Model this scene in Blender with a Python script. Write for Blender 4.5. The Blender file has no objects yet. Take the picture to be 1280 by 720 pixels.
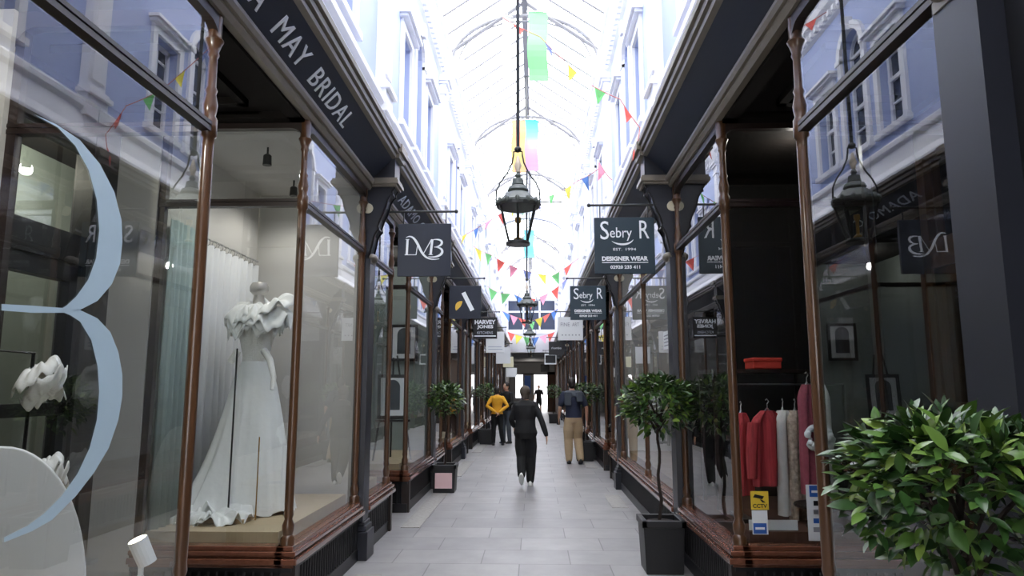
import bpy, bmesh, math, random
from mathutils import Vector, Matrix, noise
random.seed(7)
PI = math.pi
S = bpy.context.scene
C = S.collection

# ------------------------------------------------------------------ camera
FPX = 863.0
VPX, VPY = 668.0, 484.0
th = math.atan((VPY - 360) / FPX)
ps = math.atan((VPX - 640) / FPX * math.cos(th))
CAM = Vector((0.145, 0.0, 1.6))
cR = Vector((math.cos(ps), math.sin(ps), 0))
cF = Vector((-math.sin(ps) * math.cos(th), math.cos(ps) * math.cos(th), math.sin(th)))
cU = cR.cross(cF)
cd = bpy.data.cameras.new('camera')
cam = bpy.data.objects.new('camera', cd)
C.objects.link(cam)
M = Matrix((cR, cU, -cF)).transposed().to_4x4()
M.translation = CAM
cam.matrix_world = M
cd.sensor_width = 36
cd.lens = 36 * FPX / 1280
cd.clip_start = 0.05
S.camera = cam


def ray(px, py):
    return cF * FPX + cR * (px - 640) + cU * (360 - py)


def atY(px, py, Y):
    d = ray(px, py)
    return CAM + d * ((Y - CAM.y) / d.y)


def atX(px, py, X):
    d = ray(px, py)
    return CAM + d * ((X - CAM.x) / d.x)


# ------------------------------------------------------------------ world, light, exposure
w = bpy.data.worlds.new('sky')
S.world = w
w.use_nodes = True
bg = w.node_tree.nodes['Background']
bg.inputs[0].default_value = (0.985, 0.985, 1.0, 1)
bg.inputs[1].default_value = 6.2
S.view_settings.view_transform = 'Standard'
S.view_settings.look = 'None'
S.view_settings.gamma = 1
S.view_settings.use_curve_mapping = False
S.view_settings.exposure = 0.28
S.cycles.use_denoising = True
S.cycles.max_bounces = 10
S.cycles.diffuse_bounces = 5
S.cycles.glossy_bounces = 4
S.cycles.transparent_max_bounces = 24
S.cycles.sample_clamp_indirect = 6


# ------------------------------------------------------------------ materials
def lin(c):
    return tuple(((x / 255) / 12.92 if x / 255 <= .04045 else ((x / 255 + .055) / 1.055) ** 2.4) for x in c) + (1,)


def mat(name, rgb, rough=.5, metal=0., var=0., scale=20., bump=0., stretch=None, spec=None, coat=0., sss=0.):
    m = bpy.data.materials.new(name)
    m.use_nodes = True
    nt = m.node_tree
    b = nt.nodes['Principled BSDF']
    col = lin(rgb)
    b.inputs['Base Color'].default_value = col
    b.inputs['Roughness'].default_value = rough
    b.inputs['Metallic'].default_value = metal
    if spec is not None:
        b.inputs['Specular IOR Level'].default_value = spec
    if coat:
        b.inputs['Coat Weight'].default_value = coat
        b.inputs['Coat Roughness'].default_value = .12
    if sss:
        b.inputs['Subsurface Weight'].default_value = sss
    tc = nt.nodes.new('ShaderNodeTexCoord')
    mp = nt.nodes.new('ShaderNodeMapping')
    nt.links.new(tc.outputs['Object'], mp.inputs[0])
    if stretch:
        mp.inputs['Scale'].default_value = stretch
    nz = nt.nodes.new('ShaderNodeTexNoise')
    nz.inputs['Scale'].default_value = scale
    nz.inputs['Detail'].default_value = 5
    nt.links.new(mp.outputs[0], nz.inputs['Vector'])
    mx = nt.nodes.new('ShaderNodeMix')
    mx.data_type = 'RGBA'
    k = 1 - var
    mx.inputs[6].default_value = (col[0] * k, col[1] * k, col[2] * k, 1)
    k = 1 + var
    mx.inputs[7].default_value = (min(1, col[0] * k), min(1, col[1] * k), min(1, col[2] * k), 1)
    nt.links.new(nz.outputs['Fac'], mx.inputs[0])
    nt.links.new(mx.outputs[2], b.inputs['Base Color'])
    if bump:
        bp = nt.nodes.new('ShaderNodeBump')
        bp.inputs['Strength'].default_value = bump
        bp.inputs['Distance'].default_value = .01
        nt.links.new(nz.outputs['Fac'], bp.inputs['Height'])
        nt.links.new(bp.outputs[0], b.inputs['Normal'])
    return m


def glass_mat(name, ior=1.75, tint=(1, 1, 1, 1), rough=0.0):
    m = bpy.data.materials.new(name)
    m.use_nodes = True
    nt = m.node_tree
    nt.nodes.clear()
    out = nt.nodes.new('ShaderNodeOutputMaterial')
    tr = nt.nodes.new('ShaderNodeBsdfTransparent')
    tr.inputs[0].default_value = tint
    gl = nt.nodes.new('ShaderNodeBsdfGlossy')
    gl.inputs['Roughness'].default_value = rough
    gl.inputs['Color'].default_value = (1, 1, 1, 1)
    fr = nt.nodes.new('ShaderNodeFresnel')
    fr.inputs[0].default_value = ior
    geo = nt.nodes.new('ShaderNodeNewGeometry')
    inv = nt.nodes.new('ShaderNodeMath')
    inv.operation = 'SUBTRACT'
    inv.inputs[0].default_value = 1
    nt.links.new(geo.outputs['Backfacing'], inv.inputs[1])
    mu = nt.nodes.new('ShaderNodeMath')
    mu.operation = 'MULTIPLY'
    nt.links.new(inv.outputs[0], mu.inputs[0])
    nt.links.new(fr.outputs[0], mu.inputs[1])
    mx = nt.nodes.new('ShaderNodeMixShader')
    nt.links.new(mu.outputs[0], mx.inputs[0])
    nt.links.new(tr.outputs[0], mx.inputs[1])
    nt.links.new(gl.outputs[0], mx.inputs[2])
    nt.links.new(mx.outputs[0], out.inputs[0])
    return m


def emis(name, rgb, st):
    m = bpy.data.materials.new(name)
    m.use_nodes = True
    b = m.node_tree.nodes['Principled BSDF']
    b.inputs['Base Color'].default_value = lin(rgb)
    b.inputs['Emission Color'].default_value = lin(rgb)
    b.inputs['Emission Strength'].default_value = st
    return m


def leaf_mat():
    m = bpy.data.materials.new('leaf')
    m.use_nodes = True
    nt = m.node_tree
    b = nt.nodes['Principled BSDF']
    geo = nt.nodes.new('ShaderNodeNewGeometry')
    cr = nt.nodes.new('ShaderNodeValToRGB')
    e = cr.color_ramp.elements
    e[0].position = 0
    e[0].color = lin((24, 44, 24))
    e[1].position = 1
    e[1].color = lin((128, 152, 66))
    k = e.new(.45)
    k.color = lin((52, 84, 38))
    k = e.new(.75)
    k.color = lin((84, 118, 50))
    nt.links.new(geo.outputs['Random Per Island'], cr.inputs[0])
    nt.links.new(cr.outputs[0], b.inputs['Base Color'])
    b.inputs['Roughness'].default_value = .32
    return m


def floor_mat():
    m = bpy.data.materials.new('stone_flags')
    m.use_nodes = True
    nt = m.node_tree
    b = nt.nodes['Principled BSDF']
    tc = nt.nodes.new('ShaderNodeTexCoord')
    mp = nt.nodes.new('ShaderNodeMapping')
    mp.inputs['Rotation'].default_value = (0, 0, 0)
    nt.links.new(tc.outputs['Object'], mp.inputs[0])
    br = nt.nodes.new('ShaderNodeTexBrick')
    br.inputs['Scale'].default_value = 1
    br.inputs['Brick Width'].default_value = .82
    br.inputs['Row Height'].default_value = .55
    br.inputs['Mortar Size'].default_value = .006
    br.inputs['Mortar Smooth'].default_value = .4
    br.inputs['Bias'].default_value = 0
    br.offset = .43
    br.inputs['Color1'].default_value = lin((140, 138, 138))
    br.inputs['Color2'].default_value = lin((153, 151, 150))
    br.inputs['Mortar'].default_value = lin((108, 106, 106))
    nt.links.new(mp.outputs[0], br.inputs[0])
    nz = nt.nodes.new('ShaderNodeTexNoise')
    nz.inputs['Scale'].default_value = 2.3
    nz.inputs['Detail'].default_value = 8
    nz.inputs['Roughness'].default_value = .65
    nt.links.new(mp.outputs[0], nz.inputs['Vector'])
    rp = nt.nodes.new('ShaderNodeValToRGB')
    rp.color_ramp.elements[0].position = .3
    rp.color_ramp.elements[0].color = (.8, .8, .8, 1)
    rp.color_ramp.elements[1].position = .7
    rp.color_ramp.elements[1].color = (1.08, 1.08, 1.08, 1)
    nt.links.new(nz.outputs['Fac'], rp.inputs[0])
    mx = nt.nodes.new('ShaderNodeMix')
    mx.data_type = 'RGBA'
    mx.blend_type = 'MULTIPLY'
    mx.inputs[0].default_value = 1
    nt.links.new(br.outputs['Color'], mx.inputs[6])
    nt.links.new(rp.outputs[0], mx.inputs[7])
    nt.links.new(mx.outputs[2], b.inputs['Base Color'])
    b.inputs['Roughness'].default_value = .42
    bp = nt.nodes.new('ShaderNodeBump')
    bp.inputs['Strength'].default_value = .25
    bp.inputs['Distance'].default_value = .004
    nt.links.new(br.outputs['Fac'], bp.inputs['Height'])
    bp.invert = True
    nt.links.new(bp.outputs[0], b.inputs['Normal'])
    return m


NAVY = mat('navy_paint', (34, 36, 44), .38, var=.12, scale=6)
NAVYB = mat('navy_board', (28, 35, 50), .5, var=.08, scale=4)
SLATE = mat('slate_board', (46, 50, 60), .5, var=.08, scale=4)
BLACKP = mat('black_paint', (20, 20, 23), .4, var=.1, scale=9)
WOOD = mat('varnished_wood', (84, 57, 37), .28, var=.4, scale=30, stretch=(1, 1, .08), coat=.3)
WOODH = mat('varnished_sill', (112, 70, 52), .22, var=.3, scale=30, stretch=(1, .08, 1), coat=.8)
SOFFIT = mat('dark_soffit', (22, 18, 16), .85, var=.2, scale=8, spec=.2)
DWOOD = mat('dark_wood', (38, 27, 23), .4, var=.25, scale=20)
BRONZE = mat('bronze_moulding', (120, 112, 100), .42, var=.15, scale=15)
WHITE = mat('white_paint', (232, 232, 236), .55, var=.03, scale=10)
PALEBLUE = mat('pale_blue_paint', (172, 184, 220), .6, var=.04, scale=5)
WPANE = mat('sash_pane', (58, 66, 84), .08, var=.15, scale=2)
RIBM = mat('roof_iron', (118, 118, 121), .5, var=.04, scale=10)
STONE = floor_mat()
GRATE = mat('worn_edging_setts', (150, 147, 142), .7, var=.35, scale=22, bump=.6)
GLASS = glass_mat('shop_glass', 2.15, (.97, .985, .98, 1))
ROOFGLASS = glass_mat('roof_glass', 1.25, (.97, .98, 1, 1))
LGLASS = glass_mat('lantern_glass', 1.5, (.93, .96, .95, 1))
IRON = mat('lantern_iron', (40, 42, 42), .4, var=.2, scale=30)
IRONG = mat('verdigris_iron', (84, 90, 86), .45, var=.3, scale=30)
BRASS = mat('brass', (170, 130, 70), .3, .9)
OPAL = mat('opal_finial', (214, 198, 176), .35)
STEEL = mat('steel', (190, 190, 190), .3, .8)
LETTER = mat('white_lettering', (235, 238, 242), .5)
LETTER_S = mat('silver_lettering', (196, 202, 214), .45)
DECAL = mat('pale_blue_decal', (184, 206, 216), .5, var=.02)
DRESS = mat('white_tulle', (230, 231, 229), .8, var=.05, scale=25, bump=.3)
LACE = mat('ivory_lace', (232, 229, 223), .7, var=.3, scale=120, bump=.5)
CURTAIN = mat('grey_curtain', (196, 198, 200), .85, var=.05, scale=30)
SHEER = mat('pale_green_curtain', (168, 184, 184), .8, var=.05, scale=30)
PLASTER = mat('display_plaster', (188, 186, 182), .8, var=.04, scale=4)
PLASTERG = mat('grey_green_plaster', (150, 160, 155), .8, var=.05, scale=4)
PLATF = mat('tan_platform', (176, 158, 128), .6, var=.1, scale=14)
INTD = mat('dark_interior', (17, 16, 16), .8, var=.1, scale=4)
INTB = mat('brown_interior', (84, 56, 40), .7, var=.15, scale=4)
INTW = mat('white_interior', (190, 188, 184), .8, var=.05, scale=4)
WHITEP = mat('white_plastic', (228, 230, 230), .4)
LEAF = leaf_mat()
BARK = mat('bark', (44, 34, 28), .8, var=.3, scale=40, bump=.5)
SOIL = mat('soil', (40, 32, 26), .95, var=.4, scale=60, bump=.8)
POT = mat('black_planter', (24, 24, 27), .42, var=.1)
SKIN = mat('skin', (196, 150, 124), .55, var=.06, sss=.1)
HAIRD = mat('dark_hair', (38, 30, 26), .6, var=.25, scale=60)
HAIRG = mat('grey_brown_hair', (84, 74, 66), .85, var=.25, scale=60)
CLBLACK = mat('black_cloth', (17, 17, 19), .85, var=.15, scale=20, bump=.2)
CLYELLOW = mat('mustard_cloth', (222, 164, 42), .85, var=.1, scale=20, bump=.2)
CLNAVY = mat('navy_cloth', (36, 42, 62), .85, var=.12, scale=20, bump=.2)
CLGREY = mat('charcoal_cloth', (70, 76, 84), .85, var=.12, scale=20, bump=.2)
CLKHAKI = mat('khaki_cloth', (176, 152, 120), .85, var=.1, scale=18, bump=.25)
SHOEW = mat('white_shoe', (214, 214, 210), .6)
SHOED = mat('dark_shoe', (30, 28, 28), .5)
BULB = emis('lit_bulb', (255, 244, 226), 14)
RED = mat('red_cloth', (176, 56, 62), .8, var=.75, scale=60, stretch=(1, 1, .02))
REDBOX = mat('red_box', (206, 62, 46), .6)
CREAM = mat('cream_paint', (206, 198, 170), .5, var=.05)


# ------------------------------------------------------------------ mesh helpers
class MB:
    def __init__(s):
        s.bm = bmesh.new()

    def poly(s, pts):
        return s.bm.faces.new([s.bm.verts.new(p) for p in pts])

    def box(s, a, b):
        x0, y0, z0 = [min(a[i], b[i]) for i in range(3)]
        x1, y1, z1 = [max(a[i], b[i]) for i in range(3)]
        v = [s.bm.verts.new(p) for p in ((x0, y0, z0), (x1, y0, z0), (x1, y1, z0), (x0, y1, z0), (x0, y0, z1), (x1, y0, z1), (x1, y1, z1), (x0, y1, z1))]
        for f in ((3, 2, 1, 0), (4, 5, 6, 7), (0, 1, 5, 4), (1, 2, 6, 5), (2, 3, 7, 6), (3, 0, 4, 7)):
            s.bm.faces.new([v[i] for i in f])
        return s

    def prism(s, pts, fn, a, b):
        """extrude the 2D polygon pts between a and b; fn(u, v, w) gives the point"""
        A = [s.bm.verts.new(fn(u, v, a)) for u, v in pts]
        B = [s.bm.verts.new(fn(u, v, b)) for u, v in pts]
        n = len(pts)
        s.bm.faces.new(A)
        s.bm.faces.new(B[::-1])
        for i in range(n):
            s.bm.faces.new([A[i], B[i], B[(i + 1) % n], A[(i + 1) % n]])
        return s

    def rings(s, rs, cap=True):
        R = [[s.bm.verts.new(p) for p in r] for r in rs]
        n = len(R[0])
        for i in range(len(R) - 1):
            for j in range(n):
                s.bm.faces.new([R[i][j], R[i][(j + 1) % n], R[i + 1][(j + 1) % n], R[i + 1][j]])
        if cap:
            s.bm.faces.new(R[0][::-1])
            s.bm.faces.new(R[-1])
        return s

    def lathe(s, prof, c=(0, 0, 0), n=16, rot=0.):
        c = Vector(c)
        return s.rings([[c + Vector((max(r, .0005) * math.cos(2 * PI * j / n + rot), max(r, .0005) * math.sin(2 * PI * j / n + rot), z)) for j in range(n)] for r, z in prof])

    def tube(s, path, r, n=8):
        P = [Vector(p) for p in path]
        R = r if isinstance(r, (list, tuple)) else [r] * len(P)
        rs = []
        up = Vector((0, 0, 1))
        prev = None
        for i, p in enumerate(P):
            t = (P[min(i + 1, len(P) - 1)] - P[max(i - 1, 0)])
            t = t.normalized() if t.length > 1e-9 else Vector((0, 0, 1))
            if prev is None:
                a = t.cross(up) if abs(t.z) < .95 else t.cross(Vector((1, 0, 0)))
            else:
                a = prev - t * prev.dot(t)
            a.normalize()
            prev = a
            b = t.cross(a)
            rs.append([p + (a * math.cos(2 * PI * j / n) + b * math.sin(2 * PI * j / n)) * R[i] for j in range(n)])
        return s.rings(rs)

    def ell(s, c, r, n=14, m=9, fn=None):
        c = Vector(c)
        rs = []
        for i in range(m + 1):
            a = -PI / 2 + PI * i / m
            k = max(math.cos(a), .02)
            ring = []
            for j in range(n):
                d = Vector((k * math.cos(2 * PI * j / n), k * math.sin(2 * PI * j / n), math.sin(a)))
                q = 1 if fn is None else fn(d)
                ring.append(c + Vector((d.x * r[0] * q, d.y * r[1] * q, d.z * r[2] * q)))
            rs.append(ring)
        return s.rings(rs)

    def strip(s, L, R):
        """flat ribbon between two polylines"""
        a = [s.bm.verts.new(p) for p in L]
        b = [s.bm.verts.new(p) for p in R]
        for i in range(len(a) - 1):
            s.bm.faces.new([a[i], a[i + 1], b[i + 1], b[i]])
        return s

    def mesh(s, name, m, smooth=False, recalc=True):
        if recalc:
            bmesh.ops.recalc_face_normals(s.bm, faces=s.bm.faces[:])
        me = bpy.data.meshes.new(name)
        s.bm.to_mesh(me)
        s.bm.free()
        if m:
            me.materials.append(m)
        if smooth:
            for p in me.polygons:
                p.use_smooth = True
            me.set_sharp_from_angle(angle=math.radians(48))
        return me

    def obj(s, name, m, parent=None, smooth=False, recalc=True):
        o = bpy.data.objects.new(name, s.mesh(name, m, smooth, recalc))
        C.objects.link(o)
        o.parent = parent
        return o


def bevel(o, wd=.006, seg=2):
    b = o.modifiers.new('bevel', 'BEVEL')
    b.width = wd
    b.segments = seg
    b.limit_method = 'ANGLE'
    return o


def thing(name, label, cat, loc=(0, 0, 0), rz=0., group=None):
    o = bpy.data.objects.new(name, None)
    C.objects.link(o)
    o.empty_display_size = .1
    o.location = loc
    o.rotation_euler = (0, 0, rz)
    o['label'] = label
    o['category'] = cat
    if group:
        o['group'] = group
    return o


def struct_empty(name, loc=(0, 0, 0)):
    o = bpy.data.objects.new(name, None)
    C.objects.link(o)
    o.empty_display_size = .1
    o.location = loc
    o['kind'] = 'structure'
    return o


def struct(name, mb, m, parent=None, smooth=False):
    o = mb.obj(name, m, parent, smooth)
    if parent is None:
        o['kind'] = 'structure'
    return o


def dup(root, loc, rz=None, label=None, scale=None):
    r = root.copy()
    C.objects.link(r)
    r.location = loc
    if rz is not None:
        r.rotation_euler = (0, 0, rz)
    if label:
        r['label'] = label
    if scale:
        r.scale = scale

    def kids(a, b):
        for ch in list(a.children):
            if ch.name in done:
                continue
            c = ch.copy()
            C.objects.link(c)
            c.parent = b
            done.add(c.name)
            kids(ch, c)
    done = set()
    kids(root, r)
    return r


def text_mesh(body, m, width=None, size=.1, depth=.002, spacing=1., height=None, name='lettering', bold=0.):
    """centred text in the local xy plane as a mesh; scaled to width / height"""
    cu = bpy.data.curves.new('t', 'FONT')
    cu.body = body
    cu.size = size
    cu.extrude = depth
    cu.align_x = 'CENTER'
    cu.align_y = 'CENTER'
    cu.space_character = spacing
    cu.offset = bold
    cu.resolution_u = 3
    t = bpy.data.objects.new('t', cu)
    C.objects.link(t)
    dg = bpy.context.evaluated_depsgraph_get()
    me = bpy.data.meshes.new_from_object(t.evaluated_get(dg))
    bpy.data.objects.remove(t)
    bpy.data.curves.remove(cu)
    xs = [v.co.x for v in me.vertices]
    ys = [v.co.y for v in me.vertices]
    cx, cy = (max(xs) + min(xs)) / 2, (max(ys) + min(ys)) / 2
    kx = width / (max(xs) - min(xs)) if width else 1
    ky = height / (max(ys) - min(ys)) if height else kx
    for v in me.vertices:
        v.co.x = (v.co.x - cx) * kx
        v.co.y = (v.co.y - cy) * ky
    me.materials.clear()
    me.materials.append(m)
    o = bpy.data.objects.new(name, me)
    C.objects.link(o)
    return o


def place_xyz(o, parent, loc, X, Y):
    """orient a flat lettering object: local x along X, y along Y"""
    X = Vector(X).normalized()
    Y = Vector(Y).normalized()
    m4 = Matrix((X, Y, X.cross(Y))).transposed().to_4x4()
    m4.translation = loc
    o.parent = parent
    o.matrix_local = m4


# ------------------------------------------------------------------ the place: dimensions
W = 1.555                       # half width to the shop glass
PIL = [2.08, 6.8, 11.4, 16.0, 20.6, 25.2, 29.8, 34.4, 39.0]
Y0, YE = -7.5, 39.0
ZS = .53                        # sill
ZT = 2.95                       # transom
ZH = 3.60                       # window head
F0, ZF0, F1, ZF1 = 1.50, 3.66, 1.26, 3.90   # canted fascia

# floor
struct('floor', MB().box((-4.2, Y0, -.1), (4.2, 62, 0)), STONE)
for s, nm in ((-1, 'left'), (1, 'right')):
    g = MB()
    for k in range(9):
        y = (3.6, 5.0)[s > 0] + 4.6 * k
        if y < 38:
            g.box((s * 1.18, y, 0), (s * 1.40, y + (2.6, 1.1)[s > 0], .006))
    o = struct('trim_1' if s < 0 else 'trim_2', g, GRATE)

# ---------------------------------------------------------------- upper storey
SILLZ, RTOP, ASPR, ARAD = 4.78, 5.98, 6.22, .30
WOFF = ((1.42, .27, 'r'), (2.36, .30, 'a'), (3.28, .27, 'r'))
ZWALL = 7.35
BAYS = [(-7.1, -2.5), (-2.5, 2.08)] + list(zip(PIL[:-1], PIL[1:]))


def upper_wall(s, name):
    m = MB()
    x0, x1 = s * 1.47, s * 1.72
    B = lambda a, b, c, d: m.box((x0, a, c), (x1, b, d))
    for (a, b) in BAYS:
        B(a, b, 4.0, SILLZ)
        cur = a
        for off, hw, k in WOFF:
            c = a + off * (b - a) / 4.6
            B(cur, c - hw, SILLZ, ZWALL)
            cur = c + hw
            if k == 'r':
                B(c - hw, c + hw, RTOP, ZWALL)
            else:
                N = 10
                for i in range(N):
                    a0, a1 = PI * i / N, PI * (i + 1) / N
                    p = [(c - hw * math.cos(a0), ASPR + hw * math.sin(a0)), (c - hw * math.cos(a1), ASPR + hw * math.sin(a1))]
                    m.prism([p[0], p[1], (p[1][0], ZWALL), (p[0][0], ZWALL)], lambda u, v, ww: (ww, u, v), x0, x1)
        B(cur, b, SILLZ, ZWALL)
    return struct(name, m, PALEBLUE)


upper_wall(-1, 'wall_left')
upper_wall(1, 'wall_right')


def upper_window(s, k):
    """one sash window set in the wall: frame, pane and moulded surround"""
    e = struct_empty('window_0')
    hw = .27 if k == 'r' else .30
    ztop = RTOP if k == 'r' else ASPR
    X = lambda d: s * d
    fr = MB()
    xf = (1.58, 1.64)
    B = lambda m, d0, d1, a, b, c, d: m.box((X(d0), a, c), (X(d1), b, d))
    B(fr, 1.57, 1.63, -hw, -hw + .05, SILLZ, ztop)
    B(fr, 1.57, 1.63, hw - .05, hw, SILLZ, ztop)
    B(fr, 1.57, 1.63, -hw, hw, SILLZ, SILLZ + .06)
    B(fr, 1.565, 1.63, -hw, hw, 5.42, 5.47)
    B(fr, 1.58, 1.62, -.012, .012, SILLZ, ztop)
    B(fr, 1.58, 1.62, -hw, hw, 5.12, 5.14)
    B(fr, 1.58, 1.62, -hw, hw, 5.76, 5.78)
    if k == 'r':
        B(fr, 1.57, 1.63, -hw, hw, ztop - .05, ztop)
    else:
        B(fr, 1.57, 1.63, -hw, hw, ztop - .02, ztop + .02)
        N = 12
        for i in range(N):
            a0, a1 = PI * i / N, PI * (i + 1) / N
            q = [(-r * math.cos(a), ASPR + r * math.sin(a)) for r, a in ((hw, a0), (hw, a1), (hw - .05, a1), (hw - .05, a0))]
            fr.prism(q, lambda u, v, ww: (ww, u, v), X(1.57), X(1.63))
    fr.obj('window_frame', WHITE, e)
    pn = MB()
    pts = [(-hw, SILLZ), (hw, SILLZ), (hw, ztop)]
    if k == 'a':
        pts += [(hw * math.cos(PI * i / 12), ASPR + hw * math.sin(PI * i / 12)) for i in range(1, 12)]
    pts.append((-hw, ztop))
    pn.prism(pts, lambda u, v, ww: (ww, u, v), X(1.605), X(1.612))
    pn.obj('window_pane', WPANE, e)
    cs = MB()
    wd = .10
    B(cs, 1.43, 1.47, -hw - wd, -hw, SILLZ, ztop)
    B(cs, 1.43, 1.47, hw, hw + wd, SILLZ, ztop)
    B(cs, 1.40, 1.475, -hw - .13, hw + .13, SILLZ - .07, SILLZ)
    if k == 'r':
        B(cs, 1.43, 1.47, -hw - wd, hw + wd, ztop, ztop + .10)
        B(cs, 1.37, 1.47, -hw - .15, hw + .15, ztop + .10, ztop + .14)
        B(cs, 1.33, 1.47, -hw - .18, hw + .18, ztop + .14, ztop + .18)
    else:
        N = 14
        for i in range(N):
            a0, a1 = PI * i / N, PI * (i + 1) / N
            q = [(-r * math.cos(a), ASPR + r * math.sin(a)) for r, a in ((hw, a0), (hw, a1), (hw + .11, a1), (hw + .11, a0))]
            cs.prism(q, lambda u, v, ww: (ww, u, v), X(1.42), X(1.47))
        cs.prism([(-.05, ASPR + hw - .01), (.05, ASPR + hw - .01), (.075, ASPR + hw + .17), (-.075, ASPR + hw + .17)], lambda u, v, ww: (ww, u, v), X(1.37), X(1.47))
        B(cs, 1.41, 1.47, -hw - .14, -hw + .0, ztop - .05, ztop + .02)
        B(cs, 1.41, 1.47, hw - .0, hw + .14, ztop - .05, ztop + .02)
    cs.obj('window_surround', WHITE, e)
    return e


nwin = 0
for s in (-1, 1):
    protos = {k: upper_window(s, k) for k in 'ra'}
    used = set()
    for (a, b) in BAYS:
        for off, hw, k in WOFF:
            nwin += 1
            loc = (0, a + off * (b - a) / 4.6, 0)
            if k not in used:
                used.add(k)
                o = protos[k]
                o.location = loc
            else:
                o = dup(protos[k], loc)
            o.name = 'window_%d' % nwin

# upper pilasters and cornice courses
ntrim = 2


def nt():
    global ntrim
    ntrim += 1
    return 'trim_%d' % ntrim


for s in (-1, 1):
    proto = None
    for y in [-2.5] + PIL:
        if proto is None:
            e = struct_empty(nt(), (0, y, 0))
            m = MB()
            m.box((s * 1.47, -.15, 4.45), (s * 1.38, .15, ZWALL - .1))
            m.box((s * 1.47, -.11, 4.8), (s * 1.355, .11, 6.6))
            m.obj('pilaster_shaft', WHITE, e)
            m = MB()
            for d, hy, z0, z1 in ((1.33, .19, 4.38, 4.46), (1.35, .17, 4.46, 4.62), (1.31, .20, 4.62, 4.67), (1.34, .17, 4.67, 4.71), (1.36, .16, 4.05, 4.38)):
                m.box((s * 1.47, -hy, z0), (s * d, hy, z1))
            m.obj('pilaster_pedestal', WHITE, e)
            m = MB()
            for d, hy, z0, z1 in ((1.34, .17, 6.6, 6.65), (1.36, .16, 6.65, 6.78), (1.32, .19, 6.78, 6.83), (1.28, .21, 6.83, 6.88)):
                m.box((s * 1.47, -hy, z0), (s * d, hy, z1))
            pf = [(1.47, 6.88), (1.30, 6.88), (1.24, 6.98), (1.18, 7.08), (1.10, 7.16), (1.06, 7.24), (1.47, 7.24)]
            m.prism(pf, lambda u, v, ww: (s * u, ww, v), -.10, .10)
            m.obj('pilaster_capital', WHITE, e)
            proto = e
        else:
            o = dup(proto, (0, y, 0))
            o.name = nt()
    m = MB()
    # white blocking course, sill string and eaves cornice, one moulding run each
    m.prism([(1.24, 4.03), (1.24, 4.08), (1.36, 4.22), (1.40, 4.42), (1.36, 4.46), (1.36, 4.52), (1.40, 4.56), (1.47, 4.56), (1.47, 4.03)], lambda u, v, ww: (s * u, ww, v), Y0, YE)
    struct(nt(), m, WHITE)
    m = MB()
    m.prism([(1.47, 6.95), (1.42, 6.98), (1.40, 7.08), (1.32, 7.14), (1.30, 7.24), (1.26, 7.26), (1.26, 7.35), (1.75, 7.35), (1.75, 6.95)], lambda u, v, ww: (s * u, ww, v), Y0, YE)
    struct(nt(), m, WHITE)
    m = MB()
    y = Y0 + .1
    while y < 26:                              # dentil blocks under the eaves
        m.box((s * 1.42, y, 6.99), (s * 1.36, y + .07, 7.07))
        y += .16
    struct(nt(), m, WHITE)

# ---------------------------------------------------------------- glazed roof
EX, EZ, RZ = 1.55, 7.35, 8.42
m = MB()
for s in (-1, 1):
    m.prism([(s * EX, EZ), (0, RZ), (0, RZ + .008), (s * EX, EZ + .008)], lambda u, v, ww: (u, ww, v), Y0, YE)
struct('ceiling', m, ROOFGLASS)
m = MB()
y = Y0
while y < YE:
    for s in (-1, 1):
        m.prism([(s * EX, EZ - .02), (0, RZ - .03), (0, RZ - .0), (s * EX, EZ)], lambda u, v, ww: (u, ww, v), y, y + .04)
    y += .575
m.box((-.05, Y0, RZ - .13), (.05, YE, RZ - .02))
struct(nt(), m, RIBM)


def rib(e):
    m = MB()
    for rr, th_ in ((1.0, .045), (.9, .02)):
        path = []
        for i in range(25):
            a = PI * i / 24
            path.append((-1.30 * rr * math.cos(a), 0, 7.12 + .98 * rr * math.sin(a) ** .9))
        m.tube(path, th_ * .75, 6)
    m.obj('rib_arch', RIBM, e)
    m = MB()
    for s in (-1, 1):
        m.tube([(s * 1.45, 0, EZ - .02), (0, 0, RZ - .06)], .035, 6)
        for i in range(1, 6):
            a = PI * i / 14
            p = Vector((s * 1.30 * math.cos(a), 0, 7.12 + .98 * math.sin(a) ** .9))
            t = 1 - abs(p.x) / 1.45
            q = Vector((s * abs(p.x), 0, EZ + (RZ - EZ) * t - .03))
            m.tube([p, q], .008, 5)
            p2 = Vector((s * 1.30 * .9 * math.cos(a + .12), 0, 7.12 + .98 * .9 * math.sin(a + .12) ** .9))
            m.tube([p, p2], .007, 5)
    m.obj('rib_lattice', RIBM, e)


e = struct_empty(nt(), (0, PIL[0], 0))
rib(e)
for y in PIL[1:-1]:
    dup(e, (0, y, 0)).name = nt()
# cross beam with its tie rod half way along
e = struct_empty(nt(), (0, 22.9, 0))
m = MB()
pts = [(-1.45, 7.5), (-1.45, 6.4), (-1.3, 6.4)] + [(-1.25 * math.cos(PI * i / 16), 6.55 + .72 * math.sin(PI * i / 16)) for i in range(17)] + [(1.3, 6.4), (1.45, 6.4), (1.45, 7.5)]
m.prism(pts, lambda u, v, ww: (u, ww, v), -.12, .12)
m.obj('beam_arch', WHITE, e)
MB().box((-1.45, -.2, 7.42), (1.45, .2, 7.52)).obj('beam_cornice', WHITE, e)
m = MB().tube([(-1.4, -2.2, 7.25), (1.4, -2.2, 7.25)], .02, 6)
m.obj('tie_rod', IRON, e)

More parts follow.
